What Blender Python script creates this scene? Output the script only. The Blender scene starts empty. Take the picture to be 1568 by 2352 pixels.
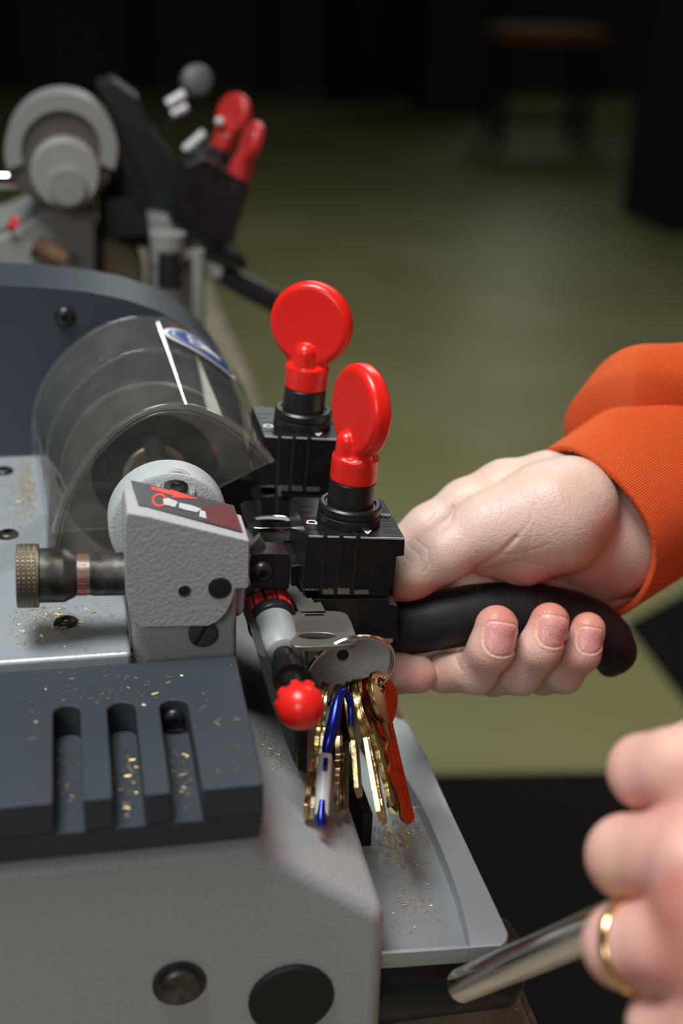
import bpy, bmesh, math, random
import numpy as np
from mathutils import Vector, Matrix
random.seed(7); rng = np.random.default_rng(5)
R = math.radians
# ------------------------------------------------------------------ camera
F = 3000.0; CX, CY = 784.0, 1176.0
CAM = np.array([0.0, 0.0, 0.368])
Yc = np.array([-.218, .442, -1.0]); Yc /= np.linalg.norm(Yc)
s_, c_ = math.sin(R(2)), math.cos(R(2))
Zc = np.array([s_, c_, 0.0]); Zc[2] = (Yc[0]*Zc[0] + Yc[1]*Zc[1]) / -Yc[2]; Zc /= np.linalg.norm(Zc)
Xc = np.cross(Yc, Zc)
M = np.array([Xc, Yc, Zc])            # camera coordinates -> world
def ray(px, py): return M @ np.array([(px-CX)/F, (CY-py)/F, -1.0])
def Wt(px, py, t): return CAM + ray(px, py)*t
def Wy(px, py, y): r = ray(px, py); return CAM + r*(y/r[1])
def Wz(px, py, z): r = ray(px, py); return CAM + r*((z-CAM[2])/r[2])
def Wx(px, py, x): r = ray(px, py); return CAM + r*(x/r[0])
def hit(px, py, O, n): r = ray(px, py); return CAM + r*(np.dot(np.array(O)-CAM, n)/np.dot(r, n))
def proj(P):
    q = (np.asarray(P)-CAM) @ M
    return CX+F*q[..., 0]/-q[..., 2], CY-F*q[..., 1]/-q[..., 2], -q[..., 2]
def N(v): v = np.array(v, float); return v/np.linalg.norm(v)
scene = bpy.context.scene; COL = scene.collection
cd = bpy.data.cameras.new('camera'); cam = bpy.data.objects.new('camera', cd); COL.objects.link(cam)
cam.matrix_world = Matrix([[*M[0], CAM[0]], [*M[1], CAM[1]], [*M[2], CAM[2]], [0, 0, 0, 1]])
cd.sensor_fit = 'VERTICAL'; cd.sensor_height = 36; cd.sensor_width = 24; cd.lens = F/2352*36
cd.clip_start = .01; cd.clip_end = 100
cd.dof.use_dof = True; cd.dof.focus_distance = .535; cd.dof.aperture_fstop = 5.0
scene.camera = cam
# ------------------------------------------------------------------ materials
MAT = {}
def mat(name, col, rough=.5, metal=0, **k):
    m = bpy.data.materials.new(name); m.use_nodes = True
    b = m.node_tree.nodes['Principled BSDF']
    b.inputs['Base Color'].default_value = (*col, 1); b.inputs['Roughness'].default_value = rough
    b.inputs['Metallic'].default_value = metal
    for a, v in k.items(): b.inputs[a.replace('_', ' ')].default_value = v
    MAT[name] = m; return m
def nd(m, t, **k):
    n = m.node_tree.nodes.new(t)
    for a, v in k.items(): setattr(n, a, v)
    return n
def lk(m, a, b): m.node_tree.links.new(a, b)
def coord(m):
    return nd(m, 'ShaderNodeTexCoord').outputs['Object']
def bump(m, scale, dist, detail=3, stretch=None, strength=1):
    n = nd(m, 'ShaderNodeTexNoise'); n.inputs['Scale'].default_value = scale; n.inputs['Detail'].default_value = detail
    lk(m, coord(m), n.inputs['Vector'])
    b = nd(m, 'ShaderNodeBump'); b.inputs['Distance'].default_value = dist; b.inputs['Strength'].default_value = strength
    lk(m, n.outputs['Fac'], b.inputs['Height'])
    lk(m, b.outputs['Normal'], m.node_tree.nodes['Principled BSDF'].inputs['Normal']); return b
def mottle(m, c1, c2, scale, lo=.35, hi=.65, detail=4, sock='Base Color'):
    n = nd(m, 'ShaderNodeTexNoise'); n.inputs['Scale'].default_value = scale; n.inputs['Detail'].default_value = detail
    lk(m, coord(m), n.inputs['Vector'])
    r = nd(m, 'ShaderNodeValToRGB'); e = r.color_ramp.elements
    e[0].position = lo; e[0].color = (*c1, 1); e[1].position = hi; e[1].color = (*c2, 1)
    lk(m, n.outputs['Fac'], r.inputs['Fac']); lk(m, r.outputs['Color'], m.node_tree.nodes['Principled BSDF'].inputs[sock])
mat('grey_cast', (.40, .41, .42), .40); bump(MAT['grey_cast'], 640, .0003, 1)
mat('grey_cast_fine', (.36, .37, .38), .42); bump(MAT['grey_cast_fine'], 700, .0003, 2)
mat('boss_grey', (.33, .36, .37), .38)
mat('cavity', (.085, .072, .062), .5)
mat('pale_cast', (.44, .47, .48), .4); bump(MAT['pale_cast'], 900, .0003, 2)
mat('navy', (.030, .040, .056), .42); bump(MAT['navy'], 2500, .00008, 2)
mat('vent_plastic', (.036, .045, .057), .55, 0, Specular_IOR_Level=.25); bump(MAT['vent_plastic'], 2500, .0001, 2)
mat('plate', (.40, .44, .48), .38, .4); bump(MAT['plate'], 1500, .00012, 2)
mat('tray', (.36, .385, .41), .36, .6); bump(MAT['tray'], 2200, .00012, 2)
mat('black_anod', (.012, .012, .013), .30, 0, Specular_IOR_Level=.28); mottle(MAT['black_anod'], (.007, .007, .007), (.014, .012, .012), 90)
mat('black_plastic', (.012, .012, .013), .35)
mat('bare_edge', (.50, .50, .54), .4, .3)
mat('dark_steel', (.055, .060, .060), .5)
mat('dimmed_grey', (.20, .21, .20), .5)  # rear machine's grey, with the weaker light back there darkened into the colour
mat('dimmed_red', (.42, .022, .022), .35)  # rear wing knobs' red, darkened to stand in for dimmer light
mat('screw_black', (.045, .043, .04), .38, .7)
mat('handle', (.012, .011, .014), .50, 0, Specular_IOR_Level=.3); bump(MAT['handle'], 3000, .00005)
mat('red', (.78, .018, .012), .3); bump(MAT['red'], 250, .00005)
mat('red_worn', (.50, .03, .03), .4); mottle(MAT['red_worn'], (.05, .012, .01), (.55, .03, .03), 120, .3, .5)
mat('steel_dark', (.20, .19, .17), .42, .8); mottle(MAT['steel_dark'], (.035, .028, .020), (.17, .165, .16), 130, .35, .75)
mat('bronze_knurl', (.16, .13, .09), .45, .8)
mat('chrome', (.75, .74, .72), .08, 1)
mat('nickel', (.21, .20, .175), .36, .6); bump(MAT['nickel'], 400, .0001)
mat('nickel_bright', (.7, .68, .64), .15, 1)
mat('brass', (.62, .45, .20), .24, 1); bump(MAT['brass'], 500, .00012)
mat('brass_pale', (.55, .50, .34), .26, 1)
mat('brass_dark', (.26, .17, .10), .3, 1)
mat('orange_reflection', (.42, .13, .07), .3, 1); mottle(MAT['orange_reflection'], (.30, .075, .045), (.34, .17, .08), 160)  # orange reflection of the sweatshirt put into the metal's colour
mat('shaving', (.72, .52, .24), .35, .7)
mat('blue_metal', (.018, .03, .30), .2, .8)
mat('white_paint', (.8, .8, .8), .4)
mat('blue_print', (.015, .07, .28), .3)
mat('label_dark', (.075, .07, .08), .22)
mat('red_print', (.75, .03, .02), .3)
mat('maroon_print', (.12, .025, .03), .25)
mat('silver_print', (.55, .55, .56), .35)
mat('hole', (.006, .006, .006), .6)
mat('brown_cutter', (.10, .085, .075), .42, .3)
mat('bronze', (.35, .27, .17), .3, .9)
mat('wood_edge', (.10, .055, .03), .6); mottle(MAT['wood_edge'], (.05, .025, .014), (.16, .09, .05), 60)
mat('bench', (.16, .13, .09), .6); mottle(MAT['bench'], (.13, .10, .065), (.28, .23, .15), 35, .3, .7)
mat('gold', (.83, .60, .28), .18, 1)
mat('beige', (.42, .34, .22), .5)
mat('dark_green', (.006, .010, .009), .45)
mat('mid_grey', (.24, .245, .235), .5)
mat('floor', (.115, .115, .062), .40); mottle(MAT['floor'], (.27, .245, .105), (.34, .31, .155), 1.6, .35, .7, 3)
mat('wall', (.06, .06, .055), .8)
mat('dark_furniture', (.008, .008, .007), .7)
mat('brown_furniture', (.045, .028, .016), .7)
mat('orange_wood', (.22, .085, .02), .6)
mat('mat_black', (.007, .005, .004), .9, 0, Specular_IOR_Level=.2)
# clear plastic: a thin acrylic shell, mostly see-through with a fresnel gloss and a dusty film
m = bpy.data.materials.new('acrylic'); m.use_nodes = True; MAT['acrylic'] = m
nt = m.node_tree; nt.nodes.clear()
out = nt.nodes.new('ShaderNodeOutputMaterial'); tr = nt.nodes.new('ShaderNodeBsdfTransparent'); gl = nt.nodes.new('ShaderNodeBsdfGlossy')
df = nt.nodes.new('ShaderNodeBsdfDiffuse'); fr = nt.nodes.new('ShaderNodeFresnel'); m1 = nt.nodes.new('ShaderNodeMixShader'); m2 = nt.nodes.new('ShaderNodeMixShader')
tr.inputs['Color'].default_value = (.985, .99, .985, 1); gl.inputs['Roughness'].default_value = .03; fr.inputs['IOR'].default_value = 1.49
df.inputs['Color'].default_value = (.45, .44, .40, 1)
nz = nt.nodes.new('ShaderNodeTexNoise'); nz.inputs['Scale'].default_value = 60; nz.inputs['Detail'].default_value = 10
mr = nt.nodes.new('ShaderNodeMapRange'); mr.inputs['From Min'].default_value = .4; mr.inputs['From Max'].default_value = .8
mr.inputs['To Min'].default_value = .05; mr.inputs['To Max'].default_value = .10
tc = nt.nodes.new('ShaderNodeTexCoord'); nt.links.new(tc.outputs['Object'], nz.inputs['Vector'])
nt.links.new(nz.outputs['Fac'], mr.inputs['Value']); nt.links.new(mr.outputs['Result'], m1.inputs['Fac'])
nt.links.new(tr.outputs[0], m1.inputs[1]); nt.links.new(df.outputs[0], m1.inputs[2])
ge = nt.nodes.new('ShaderNodeNewGeometry'); iv = nt.nodes.new('ShaderNodeMath'); iv.operation = 'SUBTRACT'; iv.inputs[0].default_value = 1; nt.links.new(ge.outputs['Backfacing'], iv.inputs[1])
mu = nt.nodes.new('ShaderNodeMath'); mu.operation = 'MULTIPLY'; nt.links.new(fr.outputs[0], mu.inputs[0]); nt.links.new(iv.outputs[0], mu.inputs[1]); nt.links.new(mu.outputs[0], m2.inputs['Fac']); nt.links.new(m1.outputs[0], m2.inputs[1]); nt.links.new(gl.outputs[0], m2.inputs[2])
nt.links.new(m2.outputs[0], out.inputs['Surface'])
# skin and knit use the vertex colour layer 'tint'
def skin_mat(name, sss):
    m = mat(name, (.6, .35, .28), .42); b = m.node_tree.nodes['Principled BSDF']
    a = nd(m, 'ShaderNodeAttribute', attribute_name='tint'); lk(m, a.outputs['Color'], b.inputs['Base Color'])
    r = nd(m, 'ShaderNodeAttribute', attribute_name='gloss'); lk(m, r.outputs['Fac'], b.inputs['Roughness'])
    b.inputs['Subsurface Weight'].default_value = sss; b.inputs['Subsurface Radius'].default_value = (.9, .35, .2); b.inputs['Subsurface Scale'].default_value = .004
    n = nd(m, 'ShaderNodeTexVoronoi'); n.inputs['Scale'].default_value = 900; lk(m, coord(m), n.inputs['Vector'])
    n2 = nd(m, 'ShaderNodeTexNoise'); n2.inputs['Scale'].default_value = 260; n2.inputs['Detail'].default_value = 5; lk(m, coord(m), n2.inputs['Vector'])
    ad = nd(m, 'ShaderNodeMath', operation='ADD'); lk(m, n.outputs['Distance'], ad.inputs[0]); lk(m, n2.outputs['Fac'], ad.inputs[1])
    bp = nd(m, 'ShaderNodeBump'); bp.inputs['Distance'].default_value = .00022; bp.inputs['Strength'].default_value = .7
    lk(m, ad.outputs[0], bp.inputs['Height']); lk(m, bp.outputs['Normal'], b.inputs['Normal']); return m
skin_mat('skin', .35)
def knit(name, rib_axis, rib_scale, dist):
    m = mat(name, (.95, .105, .011), .85, Sheen_Weight=.35, Sheen_Roughness=.5)
    m.node_tree.nodes['Principled BSDF'].inputs['Sheen Tint'].default_value = (1, .35, .12, 1)
    b = m.node_tree.nodes['Principled BSDF']
    u = nd(m, 'ShaderNodeAttribute', attribute_name='rib')
    ma = nd(m, 'ShaderNodeMath', operation='MULTIPLY'); ma.inputs[1].default_value = rib_scale; lk(m, u.outputs['Fac'], ma.inputs[0])
    si = nd(m, 'ShaderNodeMath', operation='SINE'); lk(m, ma.outputs[0], si.inputs[0])
    n = nd(m, 'ShaderNodeTexNoise'); n.inputs['Scale'].default_value = 1300; n.inputs['Detail'].default_value = 4; lk(m, coord(m), n.inputs['Vector'])
    mm = nd(m, 'ShaderNodeMath', operation='MULTIPLY_ADD'); mm.inputs[1].default_value = 2.2; lk(m, n.outputs['Fac'], mm.inputs[0]); lk(m, si.outputs[0], mm.inputs[2])
    bp = nd(m, 'ShaderNodeBump'); bp.inputs['Distance'].default_value = dist; bp.inputs['Strength'].default_value = .8
    lk(m, mm.outputs[0], bp.inputs['Height']); lk(m, bp.outputs['Normal'], b.inputs['Normal']); return m
knit('knit', 0, 1.0, .0006)
# ------------------------------------------------------------------ building helpers
WLOC = {}
def wl(o): return WLOC[o.name] if o is not None else np.zeros(3)
def link(name, verts, faces, m, parent=None, smooth=None, kind=None, label=None):
    V = np.array([list(map(float, v)) for v in verts]) if not isinstance(verts, np.ndarray) else verts
    c = V.mean(0); me = bpy.data.meshes.new(name)
    me.from_pydata([tuple(v) for v in (V-c)], [], [tuple(int(i) for i in f) for f in faces]); me.update()
    return wrap(name, me, c, m, parent, smooth, kind, label)
def wrap(name, me, c, m, parent=None, smooth=None, kind=None, label=None):
    o = bpy.data.objects.new(name, me); COL.objects.link(o)
    if m: me.materials.append(MAT[m] if isinstance(m, str) else m)
    if smooth is not None:
        for p in me.polygons: p.use_smooth = True
        try: me.set_sharp_from_angle(angle=R(smooth))
        except Exception: pass
    WLOC[o.name] = np.array(c); o.parent = parent; o.location = tuple(np.array(c)-wl(parent))
    if kind: o['kind'] = kind
    if label: o['label'] = label
    return o
def empty(name, loc, label, cat, group=None):
    o = bpy.data.objects.new(name, None); COL.objects.link(o); o.location = tuple(loc); WLOC[o.name] = np.array(loc, float)
    o.empty_display_size = .02; return tag(o, label, cat, group)
def tag(o, label, cat, group=None):
    o['label'] = label; o['category'] = cat
    if group: o['group'] = group
    return o
def bev(o, w, seg=3, ang=30):
    b = o.modifiers.new('bevel', 'BEVEL'); b.width = w; b.segments = seg; b.limit_method = 'ANGLE'; b.angle_limit = R(ang); b.harden_normals = False
    for p in o.data.polygons: p.use_smooth = True
    w2 = o.modifiers.new('wn', 'WEIGHTED_NORMAL'); w2.keep_sharp = False; w2.weight = 100
    return o
class MB:
    def __init__(s): s.v = []; s.f = []
    def add(s, v, f):
        n = len(s.v); s.v += [tuple(map(float, p)) for p in v]; s.f += [tuple(i+n for i in q) for q in f]; return s
    def prism(s, pts, ext):
        n = len(pts); e = np.array(ext); a = [np.array(p) for p in pts]
        s.add(a+[p+e for p in a], [tuple(range(n)), tuple(range(2*n-1, n-1, -1))]+[(i, n+i, n+(i+1) % n, (i+1) % n) for i in range(n)]); return s
    def box(s, c, sz, axes=None):
        ax = np.eye(3) if axes is None else np.array(axes); c = np.array(c); h = np.array(sz)/2
        p = [c-ax[0]*h[0]*x_-ax[1]*h[1]*y_ - ax[2]*h[2] for x_, y_ in ((1, 1), (-1, 1), (-1, -1), (1, -1))]
        return s.prism(p, ax[2]*sz[2])
    def lathe(s, o, d, prof, seg=48, ref=None):
        d = N(d); o = np.array(o); ref = np.array([0, 0, 1.]) if ref is None and abs(d[2]) < .9 else (np.array([1., 0, 0]) if ref is None else ref)
        a = N(np.cross(d, ref)); b = np.cross(d, a); v = []; f = []
        for (z, r) in prof:
            for k in range(seg):
                th = 2*math.pi*k/seg; v.append(o+d*z+(a*math.cos(th)+b*math.sin(th))*max(r, 1e-5))
        n = len(prof)
        for i in range(n-1):
            for k in range(seg):
                k2 = (k+1) % seg; f.append((i*seg+k, i*seg+k2, (i+1)*seg+k2, (i+1)*seg+k))
        f.append(tuple(range(seg-1, -1, -1))); f.append(tuple((n-1)*seg+k for k in range(seg)))
        return s.add(v, f)
    def sweep(s, path, r, seg=12, closed=False, up=None):
        path = [np.array(p, float) for p in path]; n = len(path); rr = r if isinstance(r, (list, tuple, np.ndarray)) else [r]*n
        v = []; f = []; up = np.array([.13, .2, .97]) if up is None else np.array(up, float)
        for i in range(n):
            t = N(path[(i+1) % n]-path[i-1]) if closed or 0 < i < n-1 else (N(path[1]-path[0]) if i == 0 else N(path[-1]-path[-2]))
            a = N(np.cross(t, up)); b = np.cross(t, a)
            for k in range(seg):
                th = 2*math.pi*k/seg; v.append(path[i]+(a*math.cos(th)+b*math.sin(th))*rr[i])
        for i in range(n if closed else n-1):
            j = (i+1) % n
            for k in range(seg):
                k2 = (k+1) % seg; f.append((i*seg+k, i*seg+k2, j*seg+k2, j*seg+k))
        if not closed: f += [tuple(range(seg-1, -1, -1)), tuple((n-1)*seg+k for k in range(seg))]
        return s.add(v, f)
    def build(s, name, m, parent=None, smooth=None, **k):
        o = link(name, s.v, s.f, m, parent, smooth, **k)
        bm = bmesh.new(); bm.from_mesh(o.data); bmesh.ops.recalc_face_normals(bm, faces=bm.faces); bm.to_mesh(o.data); bm.free()
        if smooth is not None:
            try: o.data.set_sharp_from_angle(angle=R(smooth))
            except Exception: pass
        return o
def fy(pix, y): return [Wy(a, b, y) for a, b in pix]
def fz(pix, z): return [Wz(a, b, z) for a, b in pix]
def cyl(name, o, d, prof, m, parent=None, seg=48, smooth=35, **k): return MB().lathe(o, d, prof, seg).build(name, m, parent, smooth, **k)
def arc(cx, cy, r, a0, a1, n, ry=None):
    ry = r if ry is None else ry
    return [(cx+r*math.cos(R(a0+(a1-a0)*i/(n-1))), cy+ry*math.sin(R(a0+(a1-a0)*i/(n-1)))) for i in range(n)]
def resample(P, n):
    P = np.array(P, float); d = np.r_[0, np.cumsum(np.linalg.norm(np.diff(P, axis=0), axis=1))]; u = np.linspace(0, d[-1], n)
    return np.stack([np.interp(u, d, P[:, i]) for i in range(P.shape[1])], 1)
def smooth_line(P, n, it=3):
    P = [np.array(p, float) for p in P]
    for _ in range(it):
        Q = [P[0]]
        for a, b in zip(P[:-1], P[1:]): Q += [a*.75+b*.25, a*.25+b*.75]
        Q.append(P[-1]); P = Q
    return resample(P, n)
def socket_screw(name, c, d, r, m, parent, h=.0022, u=None):
    mb = MB(); prof = [(0, r), (h*.35, r*.98), (h*.75, r*.8), (h, r*.55), (h, r*.36), (h*.2, r*.34), (h*.2, .0001)]
    mb.lathe(c, d, prof, 30); return mb.build(name, m, parent, 40)
# ------------------------------------------------------------------ signed distance modelling (hands, knobs, castings, cloth)
def S_cap(P, a, b, ra, rb):
    a = np.asarray(a, np.float32); b = np.asarray(b, np.float32); ab = b-a
    t = np.clip(((P-a) @ ab)/max(1e-12, float(ab @ ab)), 0, 1); d = P-a-t[:, None]*ab
    return np.sqrt((d*d).sum(1))-(ra+(rb-ra)*t)
def S_ell(P, c, r, A=None):
    q = P-np.asarray(c, np.float32)
    if A is not None: q = q @ np.asarray(A, np.float32).T
    r = np.asarray(r, np.float32); k0 = np.sqrt(((q/r)**2).sum(1)); k1 = np.sqrt(((q/r**2)**2).sum(1))
    return k0*(k0-1)/np.maximum(k1, 1e-9)
def S_disc(P, c, n, r, h, rd):     # cylinder with rounded rim, half height h
    q = P-np.asarray(c, np.float32); z = q @ np.asarray(n, np.float32); p = q-z[:, None]*np.asarray(n, np.float32)
    dx = np.sqrt((p*p).sum(1))-(r-rd); dz = np.abs(z)-(h-rd)
    return np.minimum(np.maximum(dx, dz), 0)+np.sqrt(np.maximum(dx, 0)**2+np.maximum(dz, 0)**2)-rd
def smin(a, b, k):
    h = np.clip(.5+.5*(b-a)/k, 0, 1); return b*(1-h)+a*h-k*h*(1-h)
def smax(a, b, k): return -smin(-a, -b, k)
def sdf_mesh(f, lo, hi, h):
    lo = np.array(lo, float); hi = np.array(hi, float); B = 8
    nb = np.ceil((hi-lo)/(h*B)).astype(int); n = nb*B
    G = np.empty(n, np.float32)
    cb = np.stack(np.meshgrid(*[np.arange(k) for k in nb], indexing='ij'), -1).reshape(-1, 3)
    cen = (lo+(cb*B+B/2-.5)*h).astype(np.float32); fc = f(cen); band = np.abs(fc) < h*B*1.25
    G4 = G.reshape(nb[0], B, nb[1], B, nb[2], B); G4[...] = fc.reshape(nb)[:, None, :, None, :, None]
    loc = np.stack(np.meshgrid(*[np.arange(B)]*3, indexing='ij'), -1).reshape(-1, 3)
    idx = cb[band]
    for s in range(0, len(idx), 600):
        ii = idx[s:s+600]; P = (lo+(ii[:, None, :]*B+loc[None])*h).reshape(-1, 3).astype(np.float32)
        v = f(P).reshape(-1, B, B, B)
        for q, t in zip(ii, v): G[q[0]*B:q[0]*B+B, q[1]*B:q[1]*B+B, q[2]*B:q[2]*B+B] = t
    ins = G < 0; nx, ny, nz = G.shape
    c = np.zeros((nx-1, ny-1, nz-1), np.int8)
    for i in (0, 1):
        for j in (0, 1):
            for k in (0, 1): c += ins[i:nx-1+i, j:ny-1+j, k:nz-1+k]
    act = (c > 0) & (c < 8); ids = -np.ones(act.shape, np.int64); A = np.argwhere(act); ids[act] = np.arange(len(A))
    acc = np.zeros((len(A), 3)); cnt = np.zeros(len(A))
    cs = [(i, j, k) for i in (0, 1) for j in (0, 1) for k in (0, 1)]
    for p in cs:
        for ax in range(3):
            if p[ax] == 0:
                q = list(p); q[ax] = 1
                ga = G[A[:, 0]+p[0], A[:, 1]+p[1], A[:, 2]+p[2]]; gb = G[A[:, 0]+q[0], A[:, 1]+q[1], A[:, 2]+q[2]]
                mk = (ga < 0) != (gb < 0); t = np.where(mk, ga/np.where(mk, ga-gb, 1), 0)
                pos = np.tile(np.array(p, float), (len(A), 1)); pos[:, ax] += t
                acc[mk] += pos[mk]; cnt[mk] += 1
    V = lo+(A+acc/np.maximum(cnt, 1)[:, None])*h; quads = []
    for ax in range(3):
        sl0 = [slice(None)]*3; sl1 = [slice(None)]*3; sl0[ax] = slice(0, -1); sl1[ax] = slice(1, None)
        a = ins[tuple(sl0)]; b = ins[tuple(sl1)]; o1, o2 = [(1, 2), (2, 0), (0, 1)][ax]
        for flip, mk in ((0, a & ~b), (1, ~a & b)):
            E = np.argwhere(mk); E = E[(E[:, o1] > 0) & (E[:, o2] > 0) & (E[:, o1] < G.shape[o1]-1) & (E[:, o2] < G.shape[o2]-1)]
            def gid(d1, d2): q = E.copy(); q[:, o1] -= d1; q[:, o2] -= d2; return ids[q[:, 0], q[:, 1], q[:, 2]]
            qd = np.stack([gid(1, 1), gid(0, 1), gid(0, 0), gid(1, 0)], 1)
            if flip: qd = qd[:, ::-1]
            quads.append(qd[(qd >= 0).all(1)])
    Q = np.concatenate(quads)
    for _ in range(2):
        e = h*.3; P = V.astype(np.float32); f0 = f(P)
        g = np.stack([f(P+np.array(d, np.float32)*e)-f(P-np.array(d, np.float32)*e) for d in np.eye(3)], 1)/(2*e)
        st = (f0/np.maximum((g*g).sum(1), .2))[:, None]*g; st = np.clip(st, -h*.6, h*.6); V = V-st
    return V, Q, N2(g)
def N2(g): return g/np.maximum(np.linalg.norm(g, axis=1), 1e-9)[:, None]
def np_mesh(name, V, Q, m, parent=None, attrs=None, kind=None, label=None):
    c = V.mean(0); me = bpy.data.meshes.new(name); me.vertices.add(len(V)); me.vertices.foreach_set('co', (V-c).astype(np.float32).ravel())
    me.loops.add(Q.size); me.loops.foreach_set('vertex_index', Q.astype(np.int32).ravel())
    me.polygons.add(len(Q)); me.polygons.foreach_set('loop_start', np.arange(0, Q.size, 4, dtype=np.int32))
    try: me.polygons.foreach_set('loop_total', np.full(len(Q), 4, np.int32))
    except Exception: pass
    me.polygons.foreach_set('use_smooth', np.ones(len(Q), bool)); me.update(calc_edges=True); me.validate()
    for k, a in (attrs or {}).items():
        if a.ndim == 2:
            t = me.attributes.new(k, 'FLOAT_COLOR', 'POINT'); t.data.foreach_set('color', np.c_[a, np.ones(len(a))].astype(np.float32).ravel())
        else:
            t = me.attributes.new(k, 'FLOAT', 'POINT'); t.data.foreach_set('value', a.astype(np.float32))
    return wrap(name, me, c, m, parent, None, kind, label)
def sdf_obj(name, f, lo, hi, h, m, parent=None, **k):
    V, Q, n = sdf_mesh(f, lo, hi, h); return np_mesh(name, V, Q, m, parent, **k)
def seg_d(px, py, line):           # pixel-space distance to a polyline
    d = np.full(px.shape, 1e9)
    for (x0, y0), (x1, y1) in zip(line[:-1], line[1:]):
        ux, uy = x1-x0, y1-y0; t = np.clip(((px-x0)*ux+(py-y0)*uy)/(ux*ux+uy*uy+1e-9), 0, 1)
        d = np.minimum(d, np.hypot(px-x0-t*ux, py-y0-t*uy))
    return d
# ================================================================== THE SETTING
FZ = -.90
floor = MB().box((1.5, 6, FZ-.02), (13, 14.5, .04)).build('floor', 'floor'); floor['kind'] = 'structure'
wall = MB().box((1.5, 12.6, .6), (13, .1, 3.0)).build('wall_back', 'wall'); wall['kind'] = 'structure'
wall = MB().box((-5.0, 6, .6), (.1, 14.5, 3.0)).build('wall_left', 'wall'); wall['kind'] = 'structure'
for px, w in ((320, .25), (30, .2), (590, .18)):
    b_ = Wz(px, 190, FZ); o = MB().box((b_[0], 12.48, .5), (w, .12, 2.8)).build('trim_1', 'dark_furniture'); o['kind'] = 'structure'
def stand(name, m, x0, x1, py, h, dep, label, cat):
    a = Wz(x0, py, FZ); b = Wz(x1, py, FZ); cx = (a[0]+b[0])/2; y = min(a[1], b[1])
    return cx, y, abs(b[0]-a[0])
# black bin / cabinet pair, chairs far behind
cx, y, w = stand('', '', 755, 965, 235, 1, 1, '', '')
t = empty('waste_bin', (cx, y+.3, FZ), 'tall black bin standing far back on the olive floor, left of the brown cabinet', 'bin')
cyl('bin_body', (cx, y+.35, FZ), (0, 0, 1), [(0, w*.42), (.05, w*.45), (1.15, w*.5), (1.2, w*.5)], 'dark_furniture', t)
cyl('lid', (cx, y+.35, FZ+1.2), (0, 0, 1), [(0, w*.53), (.05, w*.53), (.16, w*.35), (.2, w*.1)], 'dark_furniture', t)
cx, y, w = stand('', '', 975, 1135, 262, 1, 1, '', '')
t = empty('cabinet', (cx, y+.3, FZ), 'narrow dark brown cabinet on the far floor, right of the black bin', 'cabinet')
MB().box((cx, y+.3, FZ+.65), (w, .6, 1.3)).build('cabinet_body', 'brown_furniture', t)
MB().box((cx, y-.01, FZ+.66), (w*.88, .02, 1.15)).build('door', 'brown_furniture', t)
MB().box((cx+w*.32, y-.03, FZ+.8), (.02, .03, .16)).build('handle', 'dark_furniture', t)
a = Wy(1150, 78, 9.2); b = Wy(1385, 78, 9.2); cx = (a[0]+b[0])/2; w = b[0]-a[0]; sz = a[2]
t = empty('bench_seat', (cx, 9.2, FZ), 'low bench with an orange-brown wooden seat and dark legs at the far back', 'bench')
MB().box((cx, 9.35, sz), (w, .45, .09)).build('seat', 'orange_wood', t)
for sx in (-.42, .42):
    for sy in (9.18, 9.5):
        MB().prism([(cx+sx*w-.03, sy, FZ), (cx+sx*w+.03, sy, FZ), (cx+sx*w+.03, sy, sz-.04), (cx+sx*w-.03, sy, sz-.04)], (0, .05, 0)).build('leg', 'dark_furniture', t)
MB().box((cx, 9.55, sz+.4), (w, .05, .25)).build('backrest', 'dark_furniture', t)
MB().box((cx+.05, 9.3, FZ+.16), (w*.9, .06, .05)).build('stretcher', 'dark_furniture', t)
a = Wz(1535, 540, FZ)
t = empty('shelf_unit', (a[0]+.5, a[1]+.3, FZ), 'black storage unit at the right edge of the photo, standing on the floor', 'shelf unit')
MB().box((a[0]+.5, a[1]+.3, FZ+.9), (1.0, .6, 1.8)).build('cabinet_body', 'dark_furniture', t)
MB().box((a[0]+.5, a[1]-.01, FZ+.9), (.9, .02, 1.6)).build('door', 'dark_furniture', t)
# dark mats on the floor
p = [Wz(900, 1792, FZ), Wz(1620, 1782, FZ), Wz(1700, 2500, FZ), Wz(1000, 2500, FZ)]
for q in p: q[2] = FZ
tag(MB().prism(p, (0, 0, .012)).build('floor_mat', 'mat_black'), 'dark brown rubber mat on the floor beside the bench', 'mat')
p = [Wz(1440, 1440, FZ), Wz(1700, 1300, FZ), Wz(2000, 1700, FZ), Wz(1640, 1700, FZ), Wz(1570, 1612, FZ)]
for q in p: q[2] = FZ
tag(MB().prism(p, (0, 0, .01)).build('floor_mat', 'mat_black'), 'black mat on the olive floor right of the black lever handle', 'mat')
# bench
BX = .1686; BZ = -.0297
wb = empty('workbench', (BX-.4, .95, FZ), 'brown wooden workbench strewn with brass dust under both key machines', 'workbench')
MB().box((BX-.402, .95, BZ-.012), (.80, 2.1, .024)).build('worktop', 'bench', wb)
MB().box((BX-.001, .95, BZ-.0125), (.003, 2.1, .025)).build('edge_strip', 'wood_edge', wb)
for x_ in (BX-.06, BX-.74):
    for y_ in (.0, 1.85): MB().box((x_, y_, (FZ+BZ-.024)/2), (.06, .06, BZ-.024-FZ)).build('leg', 'wood_edge', wb)
MB().box((BX-.1, .92, BZ-.10), (.02, 1.8, .15)).build('apron', 'wood_edge', wb)
# ================================================================== FRONT KEY MACHINE
KM = empty('key_cutting_machine', (-.05, .5, BZ), 'large grey and navy key cutting machine in the foreground with clear guard', 'machine')
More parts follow.
